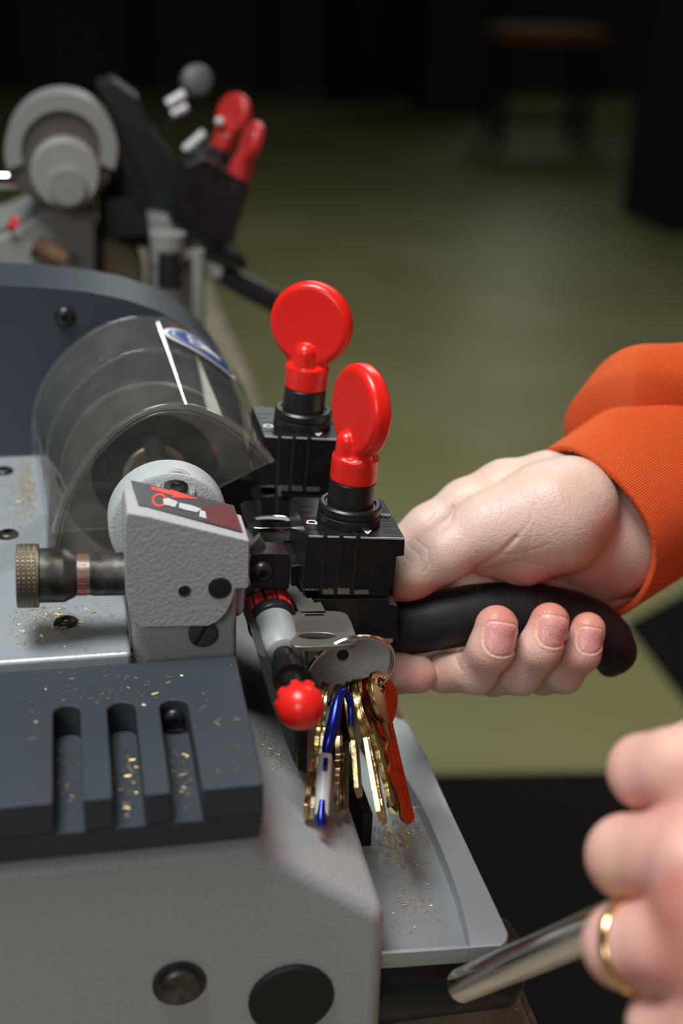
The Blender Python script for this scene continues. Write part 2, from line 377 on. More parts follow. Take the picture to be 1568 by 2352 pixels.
# main casting
YF = .362; bA = Wy(890, 2100, YF); bB = Wy(600, 1945, YF)
body = MB().prism([(-.28, YF, BZ+.001), (bA[0]+.0006, YF, BZ+.001), (bA[0], YF, bA[2]), (bB[0], YF, bB[2]), (-.28, YF, bB[2])], (0, .36, 0)).build('body_casting', 'grey_cast_fine', KM)
bev(body, .006, 5)
c0 = Wy(411, 2256, YF)
d_ = (0, -1, 0)
cyl('button', c0, d_, [(-.001, .0095), (.0012, .0095), (.0014, .0079), (.0014, .0001)], 'black_plastic', KM)
cyl('button_cap', c0-np.array([0, .0014, 0]), d_, [(0, .0074), (.0016, .0074), (.0024, .0066), (.0025, .0001)], 'steel_dark', bpy.data.objects['button'])
c0 = Wy(668, 2292, YF)
cyl('round_plug', c0, d_, [(-.001, .0158), (.0012, .0158), (.002, .0150), (.0021, .0001)], 'hole', KM)
# vent cover: dark box with three round-ended slots
y0, y1, zt, zb = .3566, .442, .113, .0876
xr = Wy(605, 1800, y0)[0]; xl = -.28
bm = bmesh.new()
slots = []
for (pa, pb, bk) in ((122, 184, 1620), (247, 312, 1612), (368, 434, 1606)):
    A_ = Wz(pa, bk+30, zt); B_ = Wz(pb, bk+30, zt); top = Wz((pa+pb)/2, bk, zt)
    slots.append((A_[0], B_[0], top[1]))
# front edge comb: build as prisms in plan
plan = [(xl, y0), ]
for (a, b, yb) in slots:
    r_ = (b-a)/2; plan += [(a, y0)]
    plan += [(a+r_-r_*math.cos(R(q)), yb-r_+r_*math.sin(R(q))) for q in range(0, 181, 15)]
    plan += [(b, y0)]
plan += [(xr, y0), (xr+.0015, y1), (xl, y1)]
vc = MB().prism([(a, b, zt-.0125) for a, b in plan], (0, 0, .0125)).build('vent_cover', 'vent_plastic', KM)
bev(vc, .0008, 3)
vb = MB().prism([(xl, y0+.005, zb), (xr-.0012, y0+.005, zb), (xr, y0, zt-.0125), (xl, y0, zt-.0125)], (0, y1-y0, 0)).build('vent_base', 'vent_plastic', KM)
socket_screw('screw', Wy(400, 1652, slots[2][2]-.002), (0, -1, 0), .0042, 'black_plastic', vc, .002)
# top plate
xp = Wz(302, 1508, .1173)[0]; xc_ = Wz(112, 1230, .1173)[0]; yp = Wz(200, 1345, .1173)[1]
pl = MB().prism([(-.28, .442, .0835), (xp, .442, .0835), (xp, yp, .0835), (xc_, yp, .0835), (xc_, .69, .0835), (-.28, .69, .0835)], (0, 0, .0338)).build('top_plate', 'plate', KM)
MB().prism([(xc_, yp, .0840), (.05, yp, .0840), (.05, .69, .0840), (xc_, .69, .0840)], (0, 0, .0015)).build('chip_pan', 'cavity', KM)
bev(pl, .0018, 4)
for (a, b) in ((152, 1432), (18, 1230), (8, 1084)): socket_screw('screw', Wz(a, b, .1173), (0, 0, 1), .0050, 'screw_black', pl, .0022)
# support column under the stop block
col_ = MB().prism(fy([(292, 1340), (545, 1335), (543, 1535), (308, 1535)], .452), (0, .05, 0)).build('pedestal', 'grey_cast_fine', KM); bev(col_, .0025)
col2 = MB().prism(fy([(500, 1330), (565, 1330), (562, 1408), (545, 1422), (500, 1422)], .458), (0, .05, 0)).build('pedestal_arm', 'grey_cast_fine', KM); bev(col2, .002)
mb = MB().lathe(Wy(465, 1452, .452), (0, -1, 0), [(0, .0056), (.002, .0056), (.0024, .0052), (.0024, .0001)], 32)
scw = mb.build('slotted_screw', 'dark_steel', KM, 35)
q = Wy(465, 1452, .4496); MB().box(q, (.0125, .0008, .0011), [N((.5, 0, .86)), (0, 1, 0), N((.86, 0, -.5))]).build('slot', 'hole', scw)
# stop block
blk_pix = [(292, 1178), (340, 1186), (573, 1242), (571, 1347), (566, 1352), (541, 1353), (534, 1379), (520, 1408), (502, 1427), (479, 1439), (322, 1442), (303, 1420), (289, 1370), (287, 1300), (286, 1234), (287, 1195)]
YB = .444
blk = MB().prism(fy(blk_pix, YB), (0, .0245, 0)).build('stop_block', 'grey_cast', KM); bev(blk, .0022, 4)
# pale rear bulge of the spindle housing
sp = Wy(389, 1212, .485)
cyl('spindle_housing', sp+np.array([0, .014, 0]), (0, -1, 0), [(0, .016), (.0005, .0243), (.012, .0243), (.0145, .0236), (.0155, .022), (.0155, .0001)], 'pale_cast', KM, 80)
cyl('spindle', sp+np.array([0, .10, 0]), (0, -1, 0), [(0, .005), (.09, .005)], 'screw_black', KM)
cyl('housing_boss', Wy(404, 1120, .484), (.05, -.9, .42), [(-.004, .0082), (.0008, .0078), (.0012, .0064), (-.0005, .0058), (-.0005, .0001)], 'pale_cast', KM)
socket_screw('screw', Wy(404, 1118, .4832), (.05, -.9, .42), .0048, 'steel_dark', KM, .001)
cyl('bore', Wy(505, 1350, YB), d_, [(-.0004, .0041), (.0004, .0039), (.0005, .0030), (.0005, .0001)], 'hole', blk)
cyl('bore_ring', Wy(505, 1351, YB), d_, [(-.0003, .0046), (.0002, .0045), (.00025, .0001)], 'steel_dark', blk)
cyl('bore', Wy(423, 1357, YB), d_, [(-.0004, .0023), (.0003, .0020), (.0003, .0001)], 'hole', blk)
cyl('bore_ring', Wy(424, 1358, YB), d_, [(-.0004, .0025), (.0001, .0025), (.00015, .0001)], 'nickel', blk)
# label on the sloping top of the block
T0 = Wy(292, 1178, YB); T1 = Wy(573, 1242, YB); ex = N(T1-T0); nT = np.cross(ex, [0, 1, 0]); nT = N(nT) if nT[2] > 0 else -N(nT)
O_ = T0+nT*.0006
def onT(pix, lift): return [hit(a, b, O_+nT*lift, nT) for a, b in pix]
lab = MB().prism(onT([(300, 1104), (536, 1162), (557, 1222), (318, 1160)], 0), nT*.00025).build('label_plate', 'label_dark', blk)
def decal(name, pix, m, lift=.0003): return MB().prism(onT(pix, lift), nT*.00012).build(name, m, lab)
decal('print', [(505, 1156), (533, 1163), (550, 1216), (470, 1198), (455, 1170)], 'maroon_print', .00026)
decal('arrow', [(346, 1117), (352, 1118), (393, 1128), (391, 1124), (457, 1147), (392, 1143), (398, 1139), (348, 1125)], 'red_print')
mb = MB()
ring_o = arc(366, 1149, 18, 25, 335, 26, 15.5); ring_i = arc(366, 1149, 12.5, 335, 25, 26, 10.5)
for i in range(25):
    mb.prism(onT([ring_o[i], ring_o[i+1], ring_i[24-i], ring_i[25-i]], .0003), nT*.00012)
mb.build('key_bow_outline', 'red_print', lab)
decal('key_shape', [(374, 1146), (386, 1144), (408, 1153), (402, 1165), (376, 1159)], 'silver_print', .00044)
decal('key_shape', [(412, 1155), (440, 1161), (462, 1169), (452, 1177), (425, 1171), (410, 1166)], 'silver_print', .00044)
decal('small_print', [(459, 1172), (471, 1175), (474, 1191), (457, 1187)], 'silver_print', .00044)
# micrometer screw
MA = Wy(282, 1318, .458); MBp = Wy(38, 1323, .458); L_ = np.linalg.norm(MBp-MA); dm = N(MBp-MA); k_ = L_/244
mic = cyl('micrometer_barrel', MA, dm, [(-.002, .0083), (70*k_, .0083), (70.5*k_, .0080), (78*k_, .0080), (78.5*k_, .0076)], 'steel_dark', KM)
cyl('scale_ring', MA, dm, [(78*k_, .0079), (108*k_, .0079), (108.5*k_, .0070)], 'nickel', mic)
cyl('thimble', MA, dm, [(106*k_, .0078), (112*k_, .0086), (135*k_, .0103), (140*k_, .0104), (194*k_, .0104), (194.5*k_, .009)], 'steel_dark', mic)
mb = MB(); g1 = N(np.cross(dm, [0, 0, 1])); g2 = np.cross(dm, g1)
for k in range(9):
    th = R(-75+18*k+85); c_m = MA+dm*93*k_
    rd = g1*math.cos(th)*-1+g2*math.sin(th)
    mb.box(c_m+rd*.0079+dm*(2 if k % 2 else 0)*k_, (.0036 if k % 2 else .0026, .0003, .0003), [dm, N(np.cross(rd, dm)), rd])
for k in range(20):
    th = 2*math.pi*k/20; rd = g1*math.cos(th)+g2*math.sin(th); mb.box(MA+dm*95*k_+rd*.0079, (.0032, .0003, .0003), [dm, N(np.cross(rd, dm)), rd])
mb.build('scale_marks', 'red_print', mic)
# knurled thumb wheel with real diamond knurl
seg, rows = 132, 26; v = []; f = []
w0, w1 = 192*k_, 244*k_
for i in range(rows+1):
    z_ = w0+(w1-w0)*i/rows
    for k in range(seg):
        ph = 2*math.pi*k/seg; kn = max(abs(math.sin(ph*22+i*.55)), abs(math.sin(ph*22-i*.55)))
        e_ = 1 if 2 <= i <= rows-2 else .3
        r_ = .0122+.00038*(kn-1)*e_-(.0009 if i in (0, rows) else 0)
        v.append(MA+dm*z_+(g1*math.cos(ph)+g2*math.sin(ph))*r_)
for i in range(rows):
    for k in range(seg): f.append((i*seg+k, i*seg+(k+1) % seg, (i+1)*seg+(k+1) % seg, (i+1)*seg+k))
f += [tuple(range(seg-1, -1, -1)), tuple(rows*seg+k for k in range(seg))]
MB().add(v, f).build('knurled_wheel', 'bronze_knurl', mic)
# navy housing
YH = .657
hp = [(-240, 650), (0, 655), (100, 660), (200, 670), (290, 688), (360, 712), (420, 745), (470, 785), (505, 828), (530, 870), (552, 925), (560, 990), (565, 1180), (565, 1300), (-240, 1300)]
P_ = np.array(fy(hp, YH)); top_i = list(range(len(hp)))
P_[-2:, 2] = .084
nv = MB().prism(list(P_), (0, .05, 0)).build('motor_cover', 'navy', KM); bev(nv, .003, 4)
for (a, b) in ((150, 727),): socket_screw('screw', Wy(a, b, YH), d_, .0052, 'black_plastic', nv, .003)
MB().prism(fy([(538, 845), (541, 850), (562, 905), (560, 912)], YH-.0003), (0, .0004, 0)).build('yellow_stripe', 'gold', nv)
# clear guard
YG0, YG1 = .530, .652
fp = smooth_line([(112, 1285), (118, 1250), (126, 1200), (155, 1120), (205, 1040), (275, 972), (335, 938), (395, 925), (460, 934), (520, 960), (575, 1000), (622, 1048), (628, 1058)], 60, 2)
bp_ = smooth_line([(110, 1240), (96, 1140), (78, 1030), (76, 940), (105, 862), (160, 800), (230, 750), (300, 730), (360, 731), (430, 752), (500, 805), (548, 868), (562, 893)], 60, 2)
A3 = np.array(fy(fp, YG0)); B3 = np.array(fy(bp_, YG1))
def shell(A, B, th, n=10):
    v = []; f = []; nA = len(A)
    cen = (A.mean(0)+B.mean(0))/2
    for s in range(n+1):
        r_ = A+(B-A)*s/n
        t_ = np.gradient(r_, axis=0); nn = np.stack([t_[:, 2], 0*t_[:, 0], -t_[:, 0]], 1); nn /= np.linalg.norm(nn, axis=1)[:, None]
        if np.dot(nn[nA//2], cen-r_[nA//2]) < 0: nn = -nn
        v += list(r_); v += list(r_+nn*th)
    W2 = 2*nA
    for s in range(n):
        for i in range(nA-1):
            f.append((s*W2+i, s*W2+i+1, (s+1)*W2+i+1, (s+1)*W2+i)); f.append((s*W2+nA+i, (s+1)*W2+nA+i, (s+1)*W2+nA+i+1, s*W2+nA+i+1))
        for i in (0, nA-1): f.append((s*W2+i, s*W2+nA+i, (s+1)*W2+nA+i, (s+1)*W2+i))
    for s in (0, n):
        for i in range(nA-1): f.append((s*W2+i, s*W2+i+1, s*W2+nA+i+1, s*W2+nA+i))
    return v, f
v, f = shell(A3, B3, .0022)
gd = MB().add(v, f).build('clear_guard', 'acrylic', KM, 40)
# front wall of the guard
fw = [tuple(p) for p in fp[4:-1:2]]+[(628, 1058), (508, 1119), (440, 1155), (330, 1215), (300, 1290), (125, 1262)]
MB().prism(fy(fw, YG0+.0005), (0, .0022, 0)).build('guard_front_wall', 'acrylic', gd)
# rounded rims where the wall meets the shell, and the mid joint
inner = np.array(fp); cxp = np.array([387, 1190.])
def ringpath(scale, y, base=fp): return [Wy(*(cxp+(np.array(q)-cxp)*scale), y) for q in base]
MB().sweep(ringpath(.985, YG0+.001), .0016, 10).build('guard_rim', 'acrylic', gd, 60)
MB().sweep(ringpath(.93, YG0+.0005), .0006, 8).build('guard_rim', 'acrylic', gd, 60)
mid = A3+(B3-A3)*.62; MB().sweep(mid-np.array([0, 0, .0012]), .0010, 8).build('guard_joint', 'acrylic', gd, 60)
MB().sweep(B3, .0013, 8).build('guard_rim', 'acrylic', gd, 60)
# foot flange on the left
MB().prism(fz([(-60, 1345), (-60, 1310), (95, 1190), (135, 1200), (128, 1262), (60, 1290)], .1178), (0, 0, .0022)).build('guard_foot', 'acrylic', gd)
MB().prism([Wz(76, 955, .118), Wz(120, 1240, .118), Wz(120, 1240, .118)+np.array([0, 0, .03]), Wz(76, 955, .118)+np.array([0, 0, .012])], (-.0022, 0, 0)).build('guard_skirt', 'acrylic', gd)
MB().prism([Wz(-60, 1060, .118), Wz(78, 950, .118), Wz(78, 950, .118)+np.array([0, 0, .004]), Wz(-60, 1060, .118)+np.array([0, 0, .004])], (.001, .003, 0)).build('guard_foot', 'acrylic', gd)
# safety sticker lying on the curved guard
def guard_pt(u, s, lift=.0004):
    i = u*(len(A3)-1); k = int(min(max(i, 0), len(A3)-2)); w_ = i-k
    p0 = A3[k]*(1-w_)+A3[k+1]*w_; p1 = B3[k]*(1-w_)+B3[k+1]*w_; p = p0*(1-s)+p1*s
    t_ = (A3[k+1]-A3[k])*(1-s)+(B3[k+1]-B3[k])*s; nn = N(np.array([-t_[2], 0, t_[0]])); nn = nn if nn[2] > 0 or nn[0] > 0 else -nn
    return p+nn*lift
def find_us(px, py):
    best = None
    for u in np.linspace(.45, 1, 80):
        for s in np.linspace(.3, 1, 50):
            a, b, _ = proj(guard_pt(u, s)); e = (a-px)**2+(b-py)**2
            if best is None or e < best[0]: best = (e, u, s)
    return best[1:]
us = find_us(468, 800); LU = np.linalg.norm(A3[40]-A3[30])/10*59; LS = YG1-YG0
def patch(name, r_, m, lift, off=(0, 0), rx=1):
    v = [guard_pt(us[0]+off[0]/LU, us[1]+off[1]/LS, lift)]; f = []; n = 36; rings = 6
    for j in range(1, rings+1):
        for k in range(n):
            th = 2*math.pi*k/n; v.append(guard_pt(us[0]+(off[0]+rx*r_*j/rings*math.cos(th))/LU, us[1]+(off[1]+r_*j/rings*math.sin(th))/LS, lift))
    for k in range(n): f.append((0, 1+k, 1+(k+1) % n))
    for j in range(rings-1):
        for k in range(n): a = 1+j*n+k; b = 1+j*n+(k+1) % n; f.append((a, b, b+n, a+n))
    nv_ = len(v); v += [guard_pt(us[0], us[1], 0)*0+np.array(q)-np.array([.0, .0, .00015]) for q in v]
    f += [tuple(i+nv_ for i in q[::-1]) for q in f]
    return link(name, v, f, m, gd if name == 'safety_sticker' else bpy.data.objects['safety_sticker'])
patch('safety_sticker', .0150, 'white_paint', .0005)
patch('sticker_disc', .0134, 'blue_print', .0007)
patch('sticker_ring', .0118, 'white_paint', .0009); patch('sticker_disc', .0113, 'blue_print', .0011)
for q in ((-.0035, .0035, .0030), (-.0035, -.0035, .0030), (.001, .0022, .0022), (.001, -.0022, .0022), (.0045, 0, .0026)):
    patch('sticker_symbol', q[2], 'white_paint', .0013, q[:2])
for q in ((-.0035, .0035, .0017), (-.0035, -.0035, .0017)): patch('sticker_symbol', q[2], 'blue_print', .0015, q[:2])
# cutter wheel inside the guard
cw = Wy(357, 1083, .580)
cyl('cutter_wheel', cw, d_, [(-.004, .0428), (-.003, .0438), (.003, .0438), (.004, .0433), (.004, .030), (.0035, .0295), (.0035, .0001)], 'brown_cutter', KM, 96)
ct = bpy.data.objects['cutter_wheel']
cyl('cutter_rim', cw, d_, [(.0035, .0445), (.0044, .0445), (.0044, .0432), (.0035, .0432)], 'bronze', ct, 96)
cyl('flange_ring', cw-np.array([0, .004, 0]), d_, [(0, .0155), (.003, .0155), (.0034, .0148), (.0034, .0125), (.001, .012), (.001, .0001)], 'bronze', ct)
cyl('hex_nut', cw-np.array([0, .005, 0]), d_, [(0, .0105), (.009, .0105), (.010, .0095), (.010, .0001)], 'bronze', ct, 6, 20)
# ---- carriage
cg = MB().prism(fy([(668, 1300), (905, 1270), (905, 1440), (905, 1478), (700, 1450), (668, 1420)], .486), (0, .13, 0)).build('carriage', 'black_anod', KM); bev(cg, .001)
zr = Wy(700, 1372, .474)[2]+(Wy(606, 1001, .549)-Wy(707, 1230, .474))[2]+.001; yk = Wz(625, 1213, zr)[1]+.003
MB().prism(fy([(576, 1220), (672, 1220), (672, 1275), (576, 1275)], yk), (0, .008, 0)).build('carriage_block', 'grey_cast_fine', cg)
MB().prism(fy([(500, 1095), (700, 1120), (700, 1215), (500, 1215)], .565), (0, .03, 0)).build('rear_bracket', 'black_anod', cg)
br = MB().prism(fy([(583, 1272), (663, 1273), (668, 1290), (664, 1352), (655, 1357), (582, 1353), (576, 1345), (576, 1280)], .4665), (0, .012, 0)).build('tracer_bracket', 'black_anod', KM); bev(br, .0006)
socket_screw('screw', Wy(602, 1312, .4665), d_, .0044, 'black_plastic', br, .003)
MB().prism(fy([(575, 1255), (598, 1232), (615, 1262), (600, 1272), (575, 1272)], .473), (0, .004, 0)).build('tracer_point', 'nickel', br)
# red and black collar, grey boss, shaft, red ball knob: one axis running towards the viewer
ax0 = Wy(618, 1405, .47); ax1 = Wy(690, 1622, .405); dA = N(ax1-ax0); LA = np.linalg.norm(ax1-ax0)
ax0 = ax0-dA*.004
fl = cyl('adjuster_ring', ax0, dA, [(-.006, .0095), (-.002, .0102), (.000, .0103), (.0005, .0096), (.010, .0094), (.0105, .0102), (.013, .0104), (.0145, .0098), (.0145, .0001)], 'black_plastic', KM)
h1 = N(np.cross(dA, [0, 0, 1])); h2 = np.cross(dA, h1); mb = MB()
for k in range(12):
    th = 2*math.pi*k/12
    pr = [ax0+dA*z_+(h1*math.cos(th+a_)+h2*math.sin(th+a_))*.0101 for a_ in (-.19, -.06, .07, .19) for z_ in (0,)]
    pr2 = [p+dA*.0090 for p in pr][::-1]
    cpt = N((h1*math.cos(th)+h2*math.sin(th)))
    mb.prism([p+dA*.001 for p in pr]+[p+dA*.0005 for p in pr2], -cpt*.0012)
mb.build('grip_inlay', 'red_worn', fl)
bs = cyl('shaft_boss', ax0+dA*.0145, dA, [(0, .0085), (.010, .0085), (.016, .0082), (.020, .0066), (.021, .005), (.021, .0001)], 'boss_grey', KM)
sh = cyl('knob_shaft', ax0+dA*.034, dA, [(0, .0042), (.010, .0042), (.0105, .0068), (.017, .0072), (.0185, .0072), (.019, .0045), (.027, .0045)], 'black_anod', KM)
kc = ax1
seg = 72; v = []; f = []; rows = 22
for i in range(rows+1):
    ph = math.pi*i/rows
    for k in range(seg):
        th = 2*math.pi*k/seg; r_ = .0089
        lob = (1 if math.sin(th*8) > .1 else 0)*(1 if i in (5, 6, 7, 8) else 0)
        rr_ = (r_+.0011*lob)*(1 if i > 4 else .97)
        v.append(kc-dA*math.cos(ph)*rr_+(h1*math.cos(th)+h2*math.sin(th))*math.sin(ph)*rr_)
for i in range(rows):
    for k in range(seg): f.append((i*seg+k, i*seg+(k+1) % seg, (i+1)*seg+(k+1) % seg, (i+1)*seg+k))
MB().add(v, f).build('ball_knob', 'red', KM, 50)
# grey bearing end plate with a socket hole
YE = .477
ep = arc(800, 1512, 98, -20, 200, 30, 94)+[(705, 1470), (720, 1440), (903, 1440), (903, 1478)]
ep = MB().prism(fy(ep, YE), (0, .13, 0)).build('bearing_end', 'grey_cast', KM); bev(ep, .0012)
cyl('socket_hole', Wy(787, 1504, YE), d_, [(-.0004, .0027), (.0003, .0025), (.0003, .0001)], 'hole', ep)
yb2 = Wz(842, 1945, .0215)[1]; xb2 = Wz(842, 1945, .0215)[0]
bp2 = MB().prism([(xb2-.0025, yb2, .0215), (xb2+.002, yb2, .0215), (xb2+.002, yb2, .038), (xb2-.0025, yb2, .038)], (0, .16, 0)).build('guide_rail', 'black_anod', KM); bev(bp2, .0005)
MB().prism(fy([(590, 1500), (610, 1510), (640, 1570), (690, 1650), (690, 1778), (672, 1745), (625, 1620)], .425), (0, .09, 0)).build('carriage_arm', 'dark_steel', KM)
MB().prism(fy([(682, 1600), (708, 1610), (704, 1778), (684, 1765)], .418), (0, .06, 0)).build('stop_bar', 'black_anod', KM)
# ---- vises
O1 = Wy(707, 1230, .474); UP = N(Wy(707, 1230, .474)-Wy(694, 1358, .474)); UR = N(np.cross([0, 1, 0], UP)); YV = np.array([0, 1., 0])
def vise(off, faceang, name='vise', rear=False):
    y = .474
    def sh(P): return [p+off for p in P]
    DEP = .041
    upj = sh(fy([(707, 1230), (930, 1236), (928, 1277), (911, 1279), (905, 1340), (893, 1350), (893, 1368), (738, 1366), (738, 1359), (694, 1358)], y))
    V = MB().prism(upj, (0, DEP, 0)).build(name, 'black_anod', KM); bev(V, .0004, 2)
    lj = sh(fy([(738, 1375), (893, 1375), (893, 1388), (914, 1393), (912, 1425), (915, 1468), (808, 1466), (700, 1440), (680, 1400), (700, 1380)], y))
    L = MB().prism(lj, (0, DEP, 0)).build('lower_jaw', 'black_anod', V); bev(L, .0005, 2)
    MB().prism(sh(fy([(740, 1366), (893, 1366), (893, 1376), (740, 1376)], y+.002)), (0, DEP-.004, 0)).build('jaw_gap', 'hole', V)
    # worn bright patch at the lower edge and milled grooves
    xs = [(746, 737), (783, 770), (821, 808)]
    g = MB()
    for a, b in xs: g.prism(sh(fy([(a-2.4, 1233), (a+2.4, 1233), (b+2.4, 1366), (b-2.4, 1366)], y-.00012)), (0, .004, 0))
    for a, b in xs: g.prism([p+UP*.00015 for p in sh([hit(a-2.4, 1232, O1, UP), hit(a+2.4, 1232, O1, UP), hit(a-7.4, 1222, O1, UP), hit(a-12.4, 1222, O1, UP)])], -UP*.002)
    g.build('groove', 'hole', V)
    g = MB()
    for a, b in xs: g.prism(sh(fy([(b+1.5-2.4, 1376), (b+1.5+2.4, 1376), (b-1-.4, 1430), (b-1-5, 1430)], y-.00012)), (0, .004, 0))
    g.build('groove', 'hole', L)
    w = MB(); edges = [(709, 742), (752, 779), (789, 817), (828, 929)]
    for a, b in edges: w.prism(sh([Wy(a, 1230.5+(a-707)*.027, y-.00015), Wy(b, 1230.5+(b-707)*.027, y-.00015), Wy(b, 1234+(b-707)*.027, y-.00015), Wy(a, 1234+(a-707)*.027, y-.00015)]), (0, .0006, 0))
    w.build('worn_edge', 'bare_edge', V)
    w = MB()
    for a, b in ((696, 731), (741, 766), (775, 802), (813, 846)):
        n = 7; tp = [(a+(b-a)*i/n, 1358-random.uniform(3, 9)*(1-.5*(a > 800))) for i in range(n+1)]
        bot = 1356.5 if a < 700 else 1365
        w.prism(sh(fy(tp+[(b, bot), (a, bot)], y-.00014)), (0, .0005, 0))
    w.build('worn_edge', 'nickel', V)
    # numbers of tick lines cut along the left edge of the top
    for i in range(5):
        g = MB(); p = O1+off+YV*(.006+.006*i)+UP*.0001; g.prism([p+UR*.0008, p+UR*(.0055 if i % 2 else .008), p+UR*(.0055 if i % 2 else .008)+YV*.0004, p+UR*.0008+YV*.0004], UP*.0001)
        g.build('tick_mark', 'hole', V); g = MB(); p2 = O1+off+UR*.0385+YV*(.006+.006*i)+UP*.0001; g.prism([p2-UR*.006, p2, p2+YV*.0004, p2-UR*.006+YV*.0004], UP*.0001)
        g.build('tick_mark', 'hole', V)
    C = hit(800, 1192, O1, UP)+off
    cyl('collar', C, UP, [(0, .0134), (.0034, .0134), (.0038, .0126), (.0042, .0126), (.0046, .0132), (.0072, .0132), (.0080, .0124), (.0080, .0110), (.0072, .0105), (.0072, .0098), (.0176, .0096), (.0186, .0088), (.0186, .0001)], 'black_plastic', V, 64)
    # letters
    for ch, (a, b), rz, sz in (('D', (717, 1200), 80, .0050), ('A', (843, 1222), 172, .0046), ('B', (884, 1183), -95, .0046)):
        cu = bpy.data.curves.new('letter', 'FONT'); cu.body = ch; cu.size = sz*1.25; cu.extrude = .00005; cu.align_x = 'CENTER'; cu.align_y = 'CENTER'
        cu.offset = .00010
        to = bpy.data.objects.new('tmp', cu); COL.objects.link(to); dg = bpy.context.evaluated_depsgraph_get()
        me = bpy.data.meshes.new_from_object(to.evaluated_get(dg)); bpy.data.objects.remove(to)
        p = hit(a, b, O1, UP)+off+UP*.00015
        r0 = UR*math.cos(R(rz))+YV*math.sin(R(rz)); r1 = -UR*math.sin(R(rz))+YV*math.cos(R(rz))
        MM = Matrix([[*(r0[i], r1[i], UP[i]), 0] for i in range(3)]+[[0, 0, 0, 1]]); me.transform(MM)
        me.name = 'letter'; wrap('letter', me, p, 'white_paint', V)
    # wing knob
    fn = np.array([-math.sin(R(faceang)), -math.cos(R(faceang)), 0]); fn = N(fn-UP*np.dot(fn, UP)); sd = np.cross(UP, fn)
    k0 = C+UP*.0182; dc = C+UP*.0482
    def fk(P):
        d = S_disc(P, dc, fn, .0193, .0046, .0034)
        # neck flare between base and disc
        base = S_disc(P, k0+UP*.0052, UP, .0098, .0056, .0012)
        web = S_ell(P, k0+UP*.011, (.0098, .0050, .008), np.array([sd, fn, UP]))
        d = smin(d, web, .002)
        d = smin(d, base, .0025)
        for s in (1, -1): d = smin(d, S_cap(P, k0+UP*.006+fn*s*.0046, k0+UP*.0170+fn*s*.0046, .0049, .0047), .0010)
        return d
    sdf_obj('wing_knob', fk, dc-np.array([.024, .024, .042]), dc+np.array([.024, .024, .024]), .0006, 'red', V)
    return V
vise(np.zeros(3), 74)
OFF = Wy(606, 1001, .549)-O1
vise(OFF, 30)
# ---- lever handle (black grip)
def Hy(px, py, y): return Wy(px, py, y)
YL = .500
hl = smooth_line([(870, 1452, 50), (950, 1440, 56), (1030, 1420, 60), (1100, 1409, 63), (1200, 1408, 64), (1290, 1419, 62), (1355, 1440, 60), (1395, 1475, 57), (1408, 1500, 50)], 16, 2)
def f_handle(P):
    d = None
    for (a, b) in zip(hl[:-1], hl[1:]):
        ka = YL/ray(a[0], a[1])[1]/F; kb = YL/ray(b[0], b[1])[1]/F
        q = S_cap(P, Wy(a[0], a[1], YL), Wy(b[0], b[1], YL), a[2]*ka, b[2]*kb); d = q if d is None else smin(d, q, .005)
    k_ = YL/ray(1400, 1500)[1]/F
    return smin(d, S_cap(P, Wy(1418, 1495, YL), Wy(1398, 1532, YL), 38*k_, 21*k_), .004)
lo = Wy(860, 1600, YL)-.02; hi = Wy(1480, 1330, YL)+.02
sdf_obj('lever_grip', f_handle, np.minimum(lo, hi)-.005, np.maximum(lo, hi)+.005, .0008, 'handle', KM)
# ---- drip tray
zt_ = .0244
out_ = [(870, 2190), (1120, 2173)]+arc(1140, 2147, 27, 70, -20, 7)+[(1120, 2040), (1040, 1870), (980, 1740), (945, 1672), (925, 1652), (880, 1640), (800, 1640), (820, 2190)]
outp = fz(out_, zt_)
for q in outp[-2:]: q[0] = .096
tb = MB().prism([p-np.array([0, -.004 if p[1] < .40 else 0, .011]) for p in outp], (0, 0, .0035)).build('drip_tray', 'tray', KM)
curve = smooth_line([(1079, 2176), (1070, 2120), (1045, 2030), (1010, 1940), (970, 1850), (920, 1770), (880, 1720), (830, 1670)], 30, 2)
rim = list(map(tuple, curve))[::-1]+[(1120, 2173)]+arc(1140, 2147, 27, 70, -20, 7)+[(1120, 2040), (1040, 1870), (980, 1740), (945, 1672), (925, 1652), (880, 1640), (830, 1640)]
rp = [p-np.array([0, 0, .0078]) for p in fz(rim, zt_)]
ro = MB().prism(rp, (0, 0, .0078)).build('tray_rim', 'tray', tb); bev(ro, .0007, 3, 50)
fr_ = [Wz(870, 2190, zt_), Wz(1079, 2176, zt_)]; MB().prism([fr_[0]+[0, 0, -.0040], fr_[1]+[0, 0, -.0040], fr_[1]+[0, .0016, -.0040], fr_[0]+[0, .0016, -.0040]], (0, 0, .0036)).build('tray_lip', 'tray', tb)
# ---- black hub and chrome rod
hub0 = Wy(880, 2290, .352); hub1 = Wy(1176, 2262, .386); hub0[2] = hub1[2] = -.0035; hub0[1] = hub1[1] = .386
hub0[0] = .06
Lh = np.linalg.norm(hub1-hub0)
cyl('shaft_hub', hub0, hub1-hub0, [(0, .0178), (Lh-.006, .0178), (Lh-.002, .0155), (Lh, .012), (Lh, .0001)], 'black_plastic', KM, 64)
rA = Wt(1078, 2256, .474); rB = Wt(1345, 2142, .408); rd_ = N(rB-rA)
cyl('lever_rod', rA-rd_*.006, rd_, [(0, .0062), (np.linalg.norm(rB-rA)+.056, .0061)], 'chrome', KM, 40)
